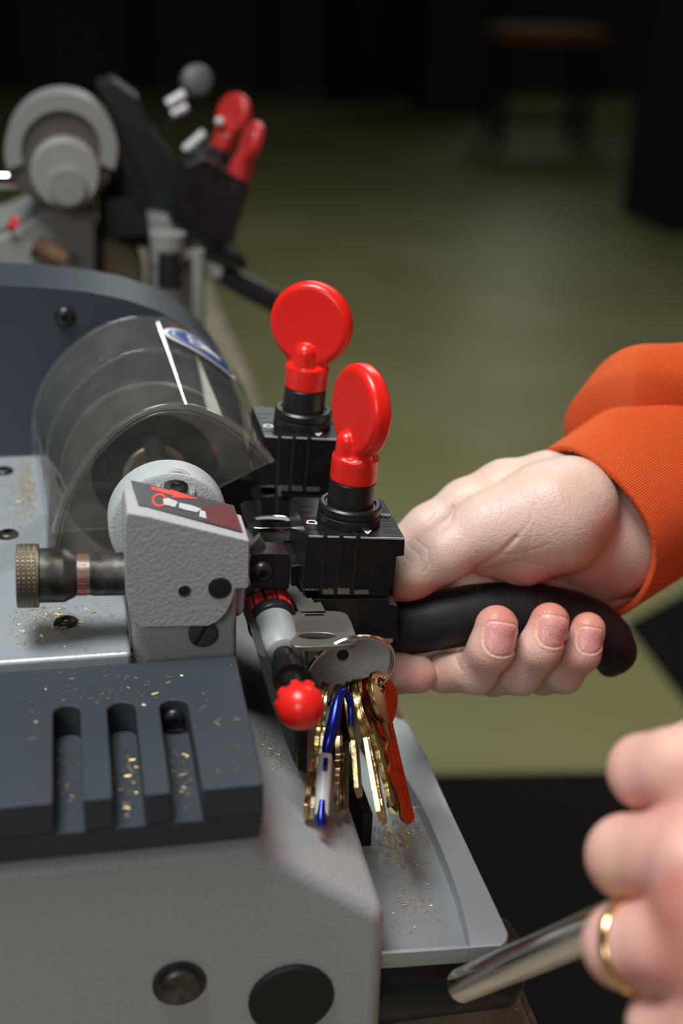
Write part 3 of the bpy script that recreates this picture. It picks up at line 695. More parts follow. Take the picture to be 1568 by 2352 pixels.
# ================================================================== KEYS
def key_mesh(mbow, mblade, Wd, H, shape, bl, bw, th, hole, teeth, seed):
    # local: x width, y thickness, z length (bow centre at 0, blade towards -z)
    rr = random.Random(seed); 
    if shape == 'round': o = [(Wd/2*math.cos(R(a)), H/2*math.sin(R(a))) for a in range(0, 360, 12)]
    elif shape == 'clover': o = [((Wd/2)*(1+.09*math.cos(R(3*a-90)))*math.cos(R(a)), (H/2)*(1+.09*math.cos(R(3*a-90)))*math.sin(R(a))) for a in range(0, 360, 9)]
    else:
        e = 3.2; o = [(Wd/2*abs(math.cos(R(a)))**(2/e)*(1 if math.cos(R(a)) >= 0 else -1), H/2*abs(math.sin(R(a)))**(2/e)*(1 if math.sin(R(a)) >= 0 else -1)) for a in range(0, 360, 9)]
    n = len(o); hc = (0, H*.22); hr = hole; a0 = [math.atan2(z-hc[1], x-hc[0]) for x, z in o]
    inn = [(hc[0]+hr[0]*math.cos(a), hc[1]+hr[1]*math.sin(a)) for a in a0]
    v = []; f = []
    for yy in (-th/2, th/2): v += [(x, yy, z) for x, z in o]+[(x, yy, z) for x, z in inn]
    for i in range(n):
        j = (i+1) % n; f += [(i, j, n+j, n+i), (2*n+i, 3*n+i, 3*n+j, 2*n+j), (i, 2*n+i, 2*n+j, j), (n+i, n+j, 3*n+j, 3*n+i)]
    bow = (v, f)
    z0 = -H/2+.001; pts = [(-bw/2, z0), (-bw/2, z0-bl+.002), (-bw*.1, z0-bl)]
    k = 8; zz = z0-bl
    for i in range(k): 
        cut = bw*(.05+.35*rr.random()) if teeth else 0
        zz2 = z0-bl+.002+(bl-.008)*(i+.2)/k; pts += [(bw/2-cut, zz2), (bw/2-cut, zz2+(bl-.008)/k*.45)]
    pts += [(bw/2, z0-.005), (bw/2, z0)]
    mbl = MB().prism([(x, -th*.45, z) for x, z in pts], (0, th*.9, 0))
    mbl.box((-.0005, th*.47, z0-bl*.45), (bw*.16, th*.1, bl*.8)); mbl.box((-.0005, -th*.47, z0-bl*.45), (bw*.16, th*.1, bl*.8))
    return bow, (mbl.v, mbl.f)
KS = 1.12
def place_key(label, hang, tip, yaw, mats, group, Wd=.024, H=.024, shape='round', bl=.027, bw=.0078, th=.0021, hole=(.0042, .0032), teeth=True, seed=1):
    """hang: world point where the ring passes the bow hole, tip: world point of the blade end direction"""
    bow, bld = key_mesh(None, None, Wd*1.04, H*1.04, shape, np.linalg.norm(np.array(tip)-hang)-H*.75, bw, th, hole, teeth, seed)
    zz = -N(np.array(tip)-hang); vd = N(CAM-hang); s0 = N(np.cross(vd, zz)); f0 = np.cross(zz, s0)
    xx = s0*math.cos(R(yaw))+f0*math.sin(R(yaw)); yy = np.cross(zz, xx); c = np.array(hang)-zz*H*.22
    t = empty('key', c, label, 'key', group); A_ = np.array([xx, yy, zz])
    for nm, (v, f), mm in (('bow', bow, mats[0]), ('blade', bld, mats[1])):
        o = MB().add(np.array(v) @ A_+c, f).build(nm, mm, t); bev(o, th*.14, 2, 40)
    return t
# key clamped in the front vise
zk = Wy(700, 1372, .474)[2]
kf = empty('key', Wz(735, 1450, zk), 'dull nickel key with ribbed square head clamped in the front vise', 'key')
o_bow = smooth_line([(690, 1404), (782, 1402), (801, 1412), (815, 1452), (821, 1470), (812, 1481), (680, 1487), (668, 1480), (655, 1425), (651, 1410), (660, 1405), (690, 1404)], 60, 2)[:-1]
hcen = (728, 1460)
mb = MB(); n = len(o_bow); pz = fz([tuple(p) for p in o_bow], zk); hi_ = []
for p in o_bow:
    a = math.atan2((p[1]-hcen[1])/.5, p[0]-hcen[0]); hi_.append((hcen[0]+42*math.cos(a), hcen[1]+7.5*math.sin(a)))
iz = fz(hi_, zk); v = list(pz)+list(iz)+[p-np.array([0, 0, .0023]) for p in pz]+[p-np.array([0, 0, .0023]) for p in iz]; f = []
for i in range(n):
    j = (i+1) % n; f += [(i, j, n+j, n+i), (2*n+i, 3*n+i, 3*n+j, 2*n+j), (i, 2*n+i, 2*n+j, j), (n+i, n+j, 3*n+j, 3*n+i)]
kb = MB().add(v, f).build('bow', 'nickel', kf); bev(kb, .0004, 3, 40)
mb = MB()
for i in range(24):
    x0 = 683+i*4.6; x1 = 672+i*5.3; mb.prism(fz([(x0+1, 1425), (x0+3, 1425), (x1+3, 1450), (x1+1, 1450)], zk+.00005), (0, 0, .00025))
mb.build('rib', 'nickel', kf)
MB().prism(fz([(700, 1411), (742, 1410), (745, 1414), (700, 1415)], zk+.0001), (0, 0, .0001)).build('logo_bar', 'brass', kf)
bt = fz([(690, 1408), (750, 1408), (736, 1382), (722, 1384), (715, 1372), (706, 1374), (700, 1358), (690, 1360), (680, 1345), (672, 1346), (655, 1330), (655, 1345), (666, 1370), (678, 1385)], zk)
bev(MB().prism(bt, (0, 0, -.0021)).build('blade', 'nickel', kf), .0002, 2)
# key whose chromed head shows left of the front vise
zr = zk+OFF[2]+.001
kr = empty('key', Wz(610, 1185, zr), 'shiny chrome key head with oval hole, lying left of the front vise', 'key')
o_bow = smooth_line([(640, 1149), (572, 1149), (555, 1152), (550, 1163), (566, 1200), (574, 1211), (600, 1213), (680, 1212), (720, 1210), (715, 1160), (700, 1150), (640, 1149)], 60, 2)[:-1]
hcen = (625, 1192); n = len(o_bow); pz = fz([tuple(p) for p in o_bow], zr); hi_ = []
for p in o_bow: a = math.atan2((p[1]-hcen[1])/.4, p[0]-hcen[0]); hi_.append((hcen[0]+43*math.cos(a), hcen[1]+8*math.sin(a)))
iz = fz(hi_, zr); v = list(pz)+list(iz)+[p-np.array([0, 0, .0022]) for p in pz]+[p-np.array([0, 0, .0022]) for p in iz]; f = []
for i in range(n):
    j = (i+1) % n; f += [(i, j, n+j, n+i), (2*n+i, 3*n+i, 3*n+j, 2*n+j), (i, 2*n+i, 2*n+j, j), (n+i, n+j, 3*n+j, 3*n+i)]
bev(MB().add(v, f).build('bow', 'chrome', kr), .0004, 3, 40)
MB().prism(fz([(600, 1150), (650, 1150), (640, 1110), (610, 1110)], zr), (0, 0, -.002)).build('blade', 'chrome', kr)
# split ring through the clamped key's hole
yr = Wz(740, 1462, zk)[1]
rc = Wy(803, 1541, yr); rR = 111*yr/.87/3000
rn = N(np.array([.15, -1, -0.30])); r1 = N(np.cross(rn, [0, 0, 1])); r2 = np.cross(rn, r1)
path = []
for i in range(220):
    th = 4*math.pi*i/219; path.append(rc+(r1*math.cos(th+2.1)+r2*math.sin(th+2.1))*rR+rn*(-.0006+.0012*i/219))
kring = tag(MB().sweep(path, .00075, 10, up=rn).build('split_ring', 'nickel_bright', None, 60), 'round steel split ring hanging from the clamped key, carrying the other keys', 'key ring')
def on_ring(px):
    # lower half of the ring at pixel column px
    best = None
    for i in range(200):
        th = 2*math.pi*i/200; p = rc+(r1*math.cos(th)+r2*math.sin(th))*rR; a, b, _ = proj(p)
        if b > 1560 and (best is None or abs(a-px) < best[0]): best = (abs(a-px), p)
    return best[1]
GK = 'keys hanging on the split ring'
def tipw(px, py, y): return Wy(px, py, y)
br_ = ('brass', 'brass')
K = place_key
K('long brass key at the left end of the bunch, seen edge-on', on_ring(742), tipw(700, 1880, .391), 84, br_, GK, bl=.029, H=.023, seed=3)
K('pale brass key second from left in the bunch, beside the blue carabiner', on_ring(752), tipw(714, 1885, .392), 82, ('brass_pale', 'brass_pale'), GK, bl=.029, H=.022, seed=4)
K('dark bronze key with a toothed blade just right of the blue carabiner', on_ring(782), tipw(772, 1872, .403), 78, ('brass_dark', 'brass_dark'), GK, bl=.027, H=.024, seed=5)
K('small dark key behind the brass heads in the middle of the bunch', on_ring(790), tipw(788, 1866, .408), 70, ('brass_dark', 'brass_dark'), GK, bl=.026, H=.022, seed=6)
K('brass key with a broad flat blade at the centre of the bunch', on_ring(808), tipw(824, 1838, .412), 80, br_, GK, bl=.019, H=.026, bw=.0085, seed=8, teeth=False)
K('brass key with a thick edge whose plain blade points down right', on_ring(822), tipw(876, 1893, .402), 84, br_, GK, bl=.030, H=.026, seed=9, teeth=False)
K('brass key pressed against its neighbour in the stacked round heads', on_ring(830), tipw(884, 1900, .405), 82, br_, GK, bl=.029, H=.025, seed=10)
K('brass key with a short blade in front of the orange tinted one', on_ring(838), tipw(900, 1858, .410), 76, br_, GK, bl=.025, H=.024, seed=11)
K('key coloured by an orange reflection, turned with its clover shaped face to the viewer', on_ring(862), tipw(936, 1902, .404), 42, ('orange_reflection', 'orange_reflection'), GK, bl=.029, H=.020, Wd=.019, shape='clover', seed=12)
K('thin brass key at the right end of the bunch, behind the orange tinted one', on_ring(870), tipw(944, 1896, .410), 72, ('brass', 'orange_reflection'), GK, bl=.028, H=.021, seed=13)
K('brass key with bright bitting between the long plain blade and the orange tinted key', on_ring(848), tipw(906, 1876, .414), 64, br_, GK, bl=.026, H=.022, seed=14)
# blue carabiner
cb = empty('carabiner', on_ring(768), 'small blue metal carabiner with a silver gate hanging among the keys', 'carabiner')
yc_ = yr-.009
def ycb(py): return yr-.012+(.389-yr+.012)*(py-1590)/308
cp = [(806, 1668, 8, .005), (806, 1625, 9, .004), (800, 1597, 9.5, .002), (789, 1584, 10, 0), (778, 1600, 12, -.001), (773, 1622, 14.5, -.0015), (768, 1650, 16.5, -.0015), (760, 1685, 16.5, -.001), (752, 1712, 14, 0), (747, 1734, 9, 0)]
ci = resample(smooth_line(cp, 40, 2), 40)
MB().sweep([Wy(p[0], p[1], ycb(p[1])+p[3]) for p in ci], [p[2]*.47/F for p in ci], 18).build('hook', 'blue_metal', cb, 60)
MB().sweep([Wy(a, b, ycb(b)) for a, b in ((747, 1734), (743, 1790), (739, 1872))], [.0026, .0029, .0027], 18).build('gate', 'silver_print', cb, 60)
MB().sweep([Wy(a, b, ycb(b)-.0026) for a, b in ((748, 1742), (746, 1770))], .0009, 8).build('pin', 'blue_metal', cb, 60)
MB().sweep([Wy(a, b, ycb(b)-.002) for a, b in ((740, 1838), (738, 1860), (737, 1885), (739, 1899))], [.0011, .0014, .0022, .0018], 14).build('foot', 'blue_metal', cb, 60)
# ================================================================== SHAVINGS (stuff)
def flakes(name, regions, z, label, n_each, zjit=0, big=1):
    mb = MB()
    for reg, cnt in zip(regions, n_each):
        xs = [p[0] for p in reg]; ys = [p[1] for p in reg]; k = 0; it = 0
        while k < cnt and it < cnt*40:
            it += 1; a = (random.uniform(min(xs), max(xs))+random.uniform(min(xs), max(xs)))/2; b = (random.uniform(min(ys), max(ys))+random.uniform(min(ys), max(ys)))/2; ins = False
            for i in range(len(reg)):
                (x0, y0_), (x1, y1_) = reg[i], reg[i-1]
                if (y0_ > b) != (y1_ > b) and a < (x1-x0)*(b-y0_)/(y1_-y0_)+x0: ins = not ins
            if not ins: continue
            k += 1; p = Wz(a, b, z) if not callable(z) else z(a, b)
            th = random.uniform(0, math.pi); L = random.choice((.0004, .0006, .0009, .0013, .0022))*random.uniform(.6, 1.2)*big; w_ = random.uniform(.00012, .0003)*big
            d1 = np.array([math.cos(th), math.sin(th), random.uniform(-.15, .15)]); d2 = np.array([-math.sin(th), math.cos(th), random.uniform(-.6, .6)])
            mb.box(p+np.array([0, 0, .00015+random.random()*zjit]), (L, w_, .00008), [N(d1), N(d2), N(np.cross(d1, d2))])
    return tag(mb.build(name, 'shaving', kind='stuff'), label, 'metal shavings')
flakes('brass_shavings', [[(5, 1040), (60, 990), (75, 1060), (95, 1200), (10, 1260)], [(20, 1400), (270, 1380), (270, 1400), (180, 1440), (40, 1500), (5, 1480)], [(5, 1370), (290, 1370), (300, 1500), (5, 1510)], [(35, 1040), (70, 1040), (90, 1180), (50, 1200)]], .1177, 'brass shavings scattered on the silver plate around the clear guard', [330, 400, 260, 330], .0005)
flakes('brass_shavings', [[(640, 1945), (860, 1900), (930, 1960), (860, 2000), (850, 1960)], [(835, 1850), (990, 1850), (1000, 2010), (835, 2010)], [(860, 1960), (950, 1960), (1040, 2160), (905, 2160)]], .0171, 'brass shavings lying in the silver drip tray', [0, 750, 160], .0004)
flakes('brass_shavings', [[(5, 1530), (540, 1515), (560, 1640), (100, 1600), (5, 1700)], [(0, 1530), (540, 1515), (590, 1790), (480, 1800), (430, 1620), (100, 1620), (100, 1830), (5, 1840)]], .1133, 'few brass shavings on top of the dark slotted cover', [60, 50])
flakes('brass_shavings', [[(100, 1700), (200, 1700), (215, 1900), (140, 1900)], [(255, 1700), (315, 1700), (340, 1890), (270, 1890)], [(385, 1700), (440, 1690), (465, 1880), (400, 1880)]], .1008, 'brass shavings caught inside the three cover slots', [40, 60, 70])
flakes('brass_shavings', [[(905, 1600), (915, 1600), (1000, 1790), (985, 1790)], [(1170, 2230), (1215, 2345), (1150, 2350)], [(500, 700), (620, 760), (600, 940), (520, 860)]], BZ+.0002, 'brass shavings on the brown bench edge', [120, 60, 300], .0006)
def bevel_pt(a, b):
    n_ = N(np.array([bB[2]-bA[2], 0, bA[0]-bB[0]])); return hit(a, b, bB+n_*.0002, n_)
flakes('brass_shavings', [[(560, 1560), (600, 1640), (690, 1790), (640, 1800), (600, 1720)], [(730, 1905), (750, 1905), (750, 1925), (730, 1925)]], bevel_pt, 'brass shavings on the sloping grey body beside the slotted cover', [130, 8])
# ================================================================== REAR KEY MACHINE
RM = empty('key_cutting_machine', (-.2, 1.0, BZ), 'smaller blurred grey key cutting machine standing behind the large one', 'machine')
yR = .92
def Y(pix, y=yR):
    o = fy(pix, y)
    for p in o: p[2] = max(p[2], BZ+.001)
    return o
c_ = Wy(140, 345, yR+.02)
g = MB(); 
ringo = arc(140, 345, 130, 160, 380, 34); ringi = arc(140, 345, 92, 380, 160, 34)
for i in range(33): g.prism(Y([ringo[i], ringo[i+1], ringi[32-i], ringi[33-i]], yR-.01), (0, .05, 0))
g.build('wheel_guard', 'dimmed_grey', RM)
cyl('cutter_wheel', Wy(140, 360, yR), d_, [(0, .034), (.006, .034), (.007, .033), (.007, .0001)], 'brown_cutter', RM, 64)
hs = cyl('spindle_housing', Wy(150, 392, yR-.01), d_, [(-.02, .0225), (.016, .0225), (.018, .021), (.018, .0001)], 'mid_grey', RM, 64)
cyl('cap', Wy(155, 428, yR-.03), d_, [(-.005, .0125), (.002, .0125), (.003, .0118), (.003, .0001)], 'dimmed_grey', hs, 40)
MB().sweep([Wy(-60, 412, yR), Wy(85, 412, yR)], .0062, 16).build('spindle_shaft', 'chrome', RM, 60)
b_ = MB().prism(Y([(45, 520), (100, 478), (220, 470), (222, 640), (225, 1100), (-100, 1100), (-100, 560), (0, 540)], yR+.005), (0, .12, 0)).build('body_casting', 'dimmed_grey', RM); bev(b_, .004)
b2 = MB().prism(Y([(220, 540), (300, 560), (330, 600), (330, 1100), (220, 1100)], yR+.03), (0, .1, 0)).build('base_casting', 'bench', RM); bev(b2, .006)
MB().prism(Y([(-40, 560), (40, 545), (160, 640), (100, 660), (-40, 620)], yR-.02), (0, .02, 0)).build('side_plate', 'mid_grey', RM)
MB().sweep([Wy(80, 560, yR-.02), Wy(145, 600, yR-.02)], .0075, 14).build('clamp_knob', 'wood_edge', RM, 60)
MB().sweep([Wy(20, 512, yR-.02), Wy(38, 520, yR-.02)], .0055, 14).build('indicator', 'red_worn', RM, 60)
MB().prism(Y([(225, 200), (262, 190), (320, 230), (350, 300), (400, 370), (420, 440), (400, 560), (330, 570), (230, 540), (228, 430), (272, 410), (270, 280)], yR+.03), (0, .06, 0)).build('mechanism', 'dark_green', RM)
MB().prism(Y([(240, 460), (330, 450), (340, 540), (250, 545)], yR), (0, .05, 0)).build('motor_block', 'dark_green', RM)
MB().sweep([Wy(250, 300, yR), Wy(300, 400, yR), Wy(320, 470, yR)], .003, 10).build('cable', 'black_plastic', RM, 60)
# vise blocks leaning right
upR = N(Wy(575, 240, yR)-Wy(510, 420, yR)); urR = N(np.cross([0, 1, 0], upR))
vb = MB().prism(Y([(425, 380), (470, 362), (575, 425), (535, 560), (465, 560), (390, 510), (410, 440)], yR-.01), (0, .04, 0)).build('vise', 'black_anod', RM); bev(vb, .001)
vb2 = MB().prism(Y([(430, 345), (480, 335), (530, 375), (520, 420), (430, 400)], yR+.05), (0, .03, 0)).build('vise', 'black_anod', RM); bev(vb2, .001)
MB().prism(Y([(470, 555), (560, 590), (570, 612), (560, 620), (470, 585)], yR-.012), (0, .05, 0)).build('carriage', 'black_anod', RM)
def small_knob(base, face, V):
    cyl('collar', base-upR*.010, upR, [(0, .0105), (.006, .0105), (.0065, .0075), (.013, .0075)], 'black_plastic', V)
    fn = N(np.array(face)); fn = N(fn-upR*np.dot(fn, upR)); sd = np.cross(upR, fn); dc = base+upR*.024
    def fk(P):
        d = S_disc(P, dc, fn, .0155, .0042, .003); d = smin(d, S_ell(P, base+upR*.011, (.0085, .0058, .011), np.array([sd, fn, upR])), .004)
        d = smin(d, S_disc(P, base+upR*.004, upR, .0085, .0055, .001), .0025)
        for s in (1, -1): d = smin(d, S_cap(P, base+upR*.004+fn*s*.0035, base+upR*.013+fn*s*.0035, .0038, .0036), .001)
        return d
    sdf_obj('wing_knob', fk, dc-.038, dc+.03, .001, 'dimmed_red', V)
small_knob(Wy(510, 338, yR+.05), (-.85, -.55, 0), vb2)
small_knob(Wy(548, 405, yR), (-.99, -.1, .1), vb)
# arms, levers
MB().sweep([Wy(385, 535, yR-.02), Wy(385, 600, yR-.02)], [.0125, .0115], 20).build('lever_boss', 'mid_grey', RM, 60)
MB().sweep([Wy(388, 580, yR-.035), Wy(390, 660, yR-.035)], [.0075, .0085], 16).build('lever_knob', 'black_plastic', RM, 60)
MB().sweep([Wy(455, 575, yR-.02), Wy(456, 640, yR-.02), Wy(452, 1040, yR-.02)], .0048, 16).build('support_post', 'mid_grey', RM, 60)
MB().prism(Y([(340, 500), (440, 520), (470, 560), (430, 575), (345, 560)], yR), (0, .04, 0)).build('cross_arm', 'dimmed_grey', RM)
MB().prism(Y([(350, 590), (440, 600), (440, 1090), (350, 1090)], yR+.01), (0, .06, 0)).build('side_casting', 'dimmed_grey', RM)
MB().prism(Y([(470, 600), (512, 615), (505, 640), (470, 630)], yR-.01), (0, .02, 0)).build('lever_socket', 'mid_grey', RM)
MB().sweep([Wy(505, 625, yR), Wy(570, 660, yR), Wy(640, 696, yR)], [.0075, .0085, .009], 18).build('lever_grip', 'black_plastic', RM, 60)
for (a, b, c2, d2, r_) in ((385, 240, 425, 215, .0038), (395, 262, 430, 245, .0032), (425, 345, 470, 305, .0034)):
    MB().sweep([Wy(a, b, yR+.06), Wy(c2, d2, yR+.06)], r_, 12).build('chrome_pin', 'silver_print', RM, 60)
MB().sweep([Wy(380, 300, yR+.06), Wy(430, 200, yR+.06)], .002, 10).build('pin_holder', 'black_anod', RM, 60)
MB().lathe(Wy(505, 280, yR+.04), d_, [(-.004, .003), (0, .0032), (.002, .001)], 20).build('chrome_pin', 'silver_print', RM, 60)
MB().lathe(Wy(452, 185, yR+.08), (0, -1, .3), [(-.004, .012), (0, .012), (.002, .009), (.002, .0001)], 30).build('chrome_disc', 'dark_steel', RM, 60)
# ================================================================== PERSON
PR = empty('person', (.62, .42, FZ), 'person in an orange knitted sweatshirt gripping the black lever and the chrome rod', 'person')
def chain(pts, y=None):
    return [(Wy(p[0], p[1], p[3]), p[2]*p[3]/ray(p[0], p[1])[1]/F) for p in pts]
def capsule_chain(P, ch, k):
    d = None
    for (a, ra), (b, rb) in zip(ch[:-1], ch[1:]):
        q = S_cap(P, a, b, ra, rb); d = q if d is None else smin(d, q, k)
    return d
C = chain
# right hand on the lever grip: x, y in the photo, radius in photo pixels, depth
mid_f = C([(1140, 1440, 50, .474), (1126, 1492, 51, .471), (1092, 1545, 48, .478), (1020, 1545, 44, .492), (985, 1535, 42, .512), (1040, 1490, 46, .535)])
rin_f = C([(1262, 1430, 46, .476), (1238, 1490, 49, .473), (1195, 1548, 47, .480), (1130, 1555, 42, .498), (1110, 1530, 44, .52), (1150, 1450, 50, .54)])
pin_f = C([(1350, 1446, 40, .480), (1335, 1500, 42, .477), (1295, 1550, 41, .484), (1245, 1556, 38, .50), (1230, 1530, 40, .52), (1280, 1450, 46, .54)])
ind_f = C([(958, 1549, 44, .487), (905, 1545, 47, .489), (850, 1525, 46, .50), (845, 1440, 46, .528), (860, 1330, 50, .545), (940, 1255, 50, .545)])
thumb = C([(885, 1335, 52, .508), (945, 1315, 57, .506), (1020, 1272, 60, .504), (1120, 1215, 78, .506), (1230, 1180, 100, .508)])
thenar = C([(1170, 1215, 88, .508), (1270, 1185, 120, .508), (1310, 1160, 112, .512)])
back = C([(900, 1280, 50, .540), (985, 1213, 50, .540), (1070, 1160, 56, .542), (1160, 1130, 70, .54), (1260, 1120, 78, .535), (1360, 1150, 92, .53)])
heel = C([(1160, 1290, 52, .520), (1290, 1330, 75, .532), (1390, 1330, 85, .535), (1400, 1250, 100, .535)])
heel2 = C([(1120, 1285, 42, .505), (1200, 1270, 70, .507), (1300, 1225, 90, .508)])
palmback = C([(1060, 1330, 75, .552), (1180, 1330, 90, .555), (1320, 1290, 100, .55)])
wrist = C([(1290, 1200, 120, .522), (1385, 1215, 150, .53), (1480, 1150, 158, .54), (1600, 1070, 165, .56)])
def f_hand(P):
    d = capsule_chain(P, back, .006)
    d = smin(d, capsule_chain(P, palmback, .01), .012)
    d = smin(d, capsule_chain(P, wrist, .01), .014)
    d = smin(d, capsule_chain(P, heel, .006), .006)
    th_ = capsule_chain(P, thenar, .008); th_ = smin(th_, capsule_chain(P, thumb, .006), .008); th_ = smin(th_, capsule_chain(P, heel2, .006), .0035)
    d = smin(d, th_, .005)
    fi = None
    for c in (mid_f, rin_f, pin_f, ind_f):
        q = capsule_chain(P, c, .003); fi = q if fi is None else smin(fi, q, .0007)
    return smin(d, fi, .0015)
V, Q, nn = sdf_mesh(f_hand, (Wy(840, 1200, .5)[0]-.01, .445, Wy(1000, 1620, .48)[2]-.012), (Wy(1560, 1000, .55)[0]+.03, .592, Wy(1300, 1000, .53)[2]+.03), .0006)
px, py, pt = proj(V); front = nn[:, 1] < .3
def gauss(x0, y0, sx, sy=None, rot=0):
    sy = sx if sy is None else sy; c, s = math.cos(R(rot)), math.sin(R(rot)); u = (px-x0)*c+(py-y0)*s; w = -(px-x0)*s+(py-y0)*c
    return np.exp(-(u/sx)**2-(w/sy)**2)
disp = np.zeros(len(V))
creases = [([(1040, 1165), (1035, 1195), (1015, 1215)], 5, .9), ([(1185, 1235), (1150, 1270), (1118, 1292), (1095, 1305)], 6, 1.1), ([(1185, 1235), (1215, 1200), (1225, 1160)], 3.5, .35),
           ([(1225, 1205), (1215, 1250), (1205, 1280)], 3, .25), ([(955, 1240), (982, 1262), (985, 1295), (975, 1312)], 3.5, .5), ([(935, 1250), (962, 1275), (966, 1300)], 3, .4), ([(925, 1275), (945, 1296)], 2.5, .3),
           ([(1140, 1300), (1190, 1290), (1240, 1300)], 3, .35), ([(1150, 1275), (1200, 1270), (1260, 1250)], 3, .3), ([(1120, 1290), (1150, 1325), (1190, 1340)], 3, .35),
           ([(1290, 1130), (1310, 1180), (1312, 1230)], 3, .12), ([(1360, 1120), (1385, 1180)], 3, .12),
           ([(1050, 1480), (1045, 1510), (1058, 1540)], 4, .6), ([(1000, 1180), (985, 1200)], 3, .25), ([(1010, 1170), (1000, 1185)], 3, .2)]
for L_c, w_, dd in creases: disp -= front*.0007*dd*np.exp(-(seg_d(px, py, L_c)/w_)**2)
for k in range(26):  # fine wrinkles across the thenar and thumb knuckle
    a = random.uniform(1080, 1390); b = random.uniform(1090, 1290); an = R(random.gauss(75, 20)); l_ = random.uniform(15, 45)
    disp -= front*.00009*np.exp(-(seg_d(px, py, [(a, b), (a+l_*math.cos(an), b+l_*math.sin(an))])/2.6)**2)
base = np.array([.73, .525, .455]); red_ = np.array([.68, .27, .215]); pale = np.array([.84, .60, .45]); pink = np.array([.70, .34, .28])
nse = np.sin(px*.021+1)*np.cos(py*.027)+.6*np.sin(px*.051+py*.043)+.4*np.cos(px*.09-py*.08)
w_red = np.clip(gauss(1140, 1410, 60, 40)+gauss(1262, 1400, 60, 40)+gauss(1352, 1420, 50, 34)+gauss(960, 1555, 75, 55)*.7+gauss(1120, 1500, 60, 60)*.45+gauss(1240, 1500, 60, 60)*.4+gauss(1330, 1520, 50, 60)*.55
                + gauss(930, 1365, 70, 28)*1.1+gauss(1000, 1355, 80, 25)*.8+gauss(1100, 1300, 50, 30)*.6+gauss(1400, 1240, 40, 70, 20)*.7+gauss(1200, 1330, 110, 22)*.6+gauss(1330, 1340, 130, 60)*.75+gauss(1290, 1140, 90, 70)*.18+gauss(1430, 1370, 60, 60)*.6+.05*nse, 0, 1)
w_pale = np.clip(gauss(970, 1320, 40, 22)*.8+gauss(1045, 1520, 14, 30)*.9+gauss(1150, 1100, 120, 40)*.4+gauss(1180, 1470, 14, 40)*.5+gauss(1290, 1270, 60, 30)*.3-.05*nse, 0, .9)
colr = base*np.ones((len(V), 1)); colr = colr*(1-w_red[:, None])+red_*w_red[:, None]; colr = colr*(1-w_pale[:, None])+pale*w_pale[:, None]
gloss = np.full(len(V), .43)
for (nx_, ny_, hw, hh, rot) in ((1150, 1468, 39, 38, 8), (1269, 1450, 35, 36, 10), (1354, 1471, 29, 30, 8)):
    c, s = math.cos(R(rot)), math.sin(R(rot)); u = ((px-nx_)*c+(py-ny_)*s)/hw; w = (-(px-nx_)*s+(py-ny_)*c)/hh
    # squared top, rounded cuticle
    e = np.where(w < 0, (np.abs(u)**5+np.abs(w)**5)**(1/5), (np.abs(u)**2.3+np.abs(w)**2.3)**(1/2.3)); fr_m = front & (V[:, 1] < .488)
    inn_ = np.clip((1.0-e)/.06, 0, 1)*fr_m; rim_ = np.exp(-((e-1.03)/.045)**2)*fr_m
    disp += .00012*inn_-.00045*rim_+.00025*np.exp(-((e-1.16)/.08)**2)*fr_m*(w > -.5)
    nc = np.array([.72, .33, .31])*(1-.12*np.clip(w, -1, 1))[:, None]
    colr = colr*(1-inn_[:, None])+nc*inn_[:, None]; gloss = gloss*(1-inn_)+.26*inn_
    cut = rim_*(w > .1)*.75*(.6+.4*np.sin(px*1.3+py*.9)); colr = colr*(1-cut[:, None])+np.array([.85, .72, .66])*cut[:, None]
    tipl = np.exp(-((e-.97)/.03)**2)*(w < -.6)*fr_m*.7; colr = colr*(1-tipl[:, None])+np.array([.8, .6, .52])*tipl[:, None]
for s0 in range(-6, 7):  # finger print ridges on the index pad
    pass
disp += -.00005*np.sin((np.hypot(px-925, (py-1620)*.9))*1.15)*np.clip(gauss(955, 1555, 55, 45)*1.5, 0, 1)*front
V2 = V+nn*disp[:, None]
np_mesh('hand', V2, Q, 'skin', PR, attrs={'tint': colr, 'gloss': gloss}, label='right hand with three nails showing, curled around the black lever grip')
# cuff and sleeve of the right arm
ca = Wy(1338, 1226, .522); cbp = Wy(1700, 985, .585); da = N(cbp-ca); La = np.linalg.norm(cbp-ca)
e1 = N(np.cross(da, [0, 1, 0])); e2 = np.cross(da, e1)
MMpx = .522/ray(1338, 1226)[1]/F
def f_cuff(P):
    q = P-ca.astype(np.float32); s = q @ da; x_ = q @ e1; y_ = q @ e2; ang = np.arctan2(y_, x_)
    rad = np.sqrt((x_/1.0)**2+(y_/.92)**2)
    rr = 214*MMpx+.05*np.clip(s, 0, .1)+.0012*np.sin(ang*2+.8)
    d = np.abs(rad-(rr-.0016))-.0016
    d = np.maximum(d, -(s+.002*np.sin(ang*3)-.001)); d = smax(d, s-.11, .002)
    return d
def f_sleeve(P):
    q = P-ca.astype(np.float32); s = q @ da; x_ = q @ e1; y_ = q @ e2; ang = np.arctan2(y_, x_)
    rad = np.sqrt(x_**2+(y_/.95)**2)
    up = .5+.5*np.cos(ang-UPANG)          # 1 towards the top of the picture
    fr_ = np.clip(np.cos(ang-FRANG), 0, 1); st = .042+.055*fr_**1.3+.002*np.sin(ang*3+1)
    u = s-st
    rr = 218*MMpx+.021*up*np.exp(-((u-.024)/.034)**2)+.006*np.clip(u/.1, 0, 1)+.0018*np.sin(u*150+np.sin(ang*2)*1.6+ang*.7)*np.clip(u/.02, 0, 1)+.002*np.sin(u*80-ang*3)+.0012*np.sin(ang*5+u*60)+.003*fr_
    rr = rr-.012*np.clip(1-u/.007, 0, 1)**2
    d = rad-rr; d = smax(d, -u, .003)
    return np.maximum(d, s-La-.1)*.75
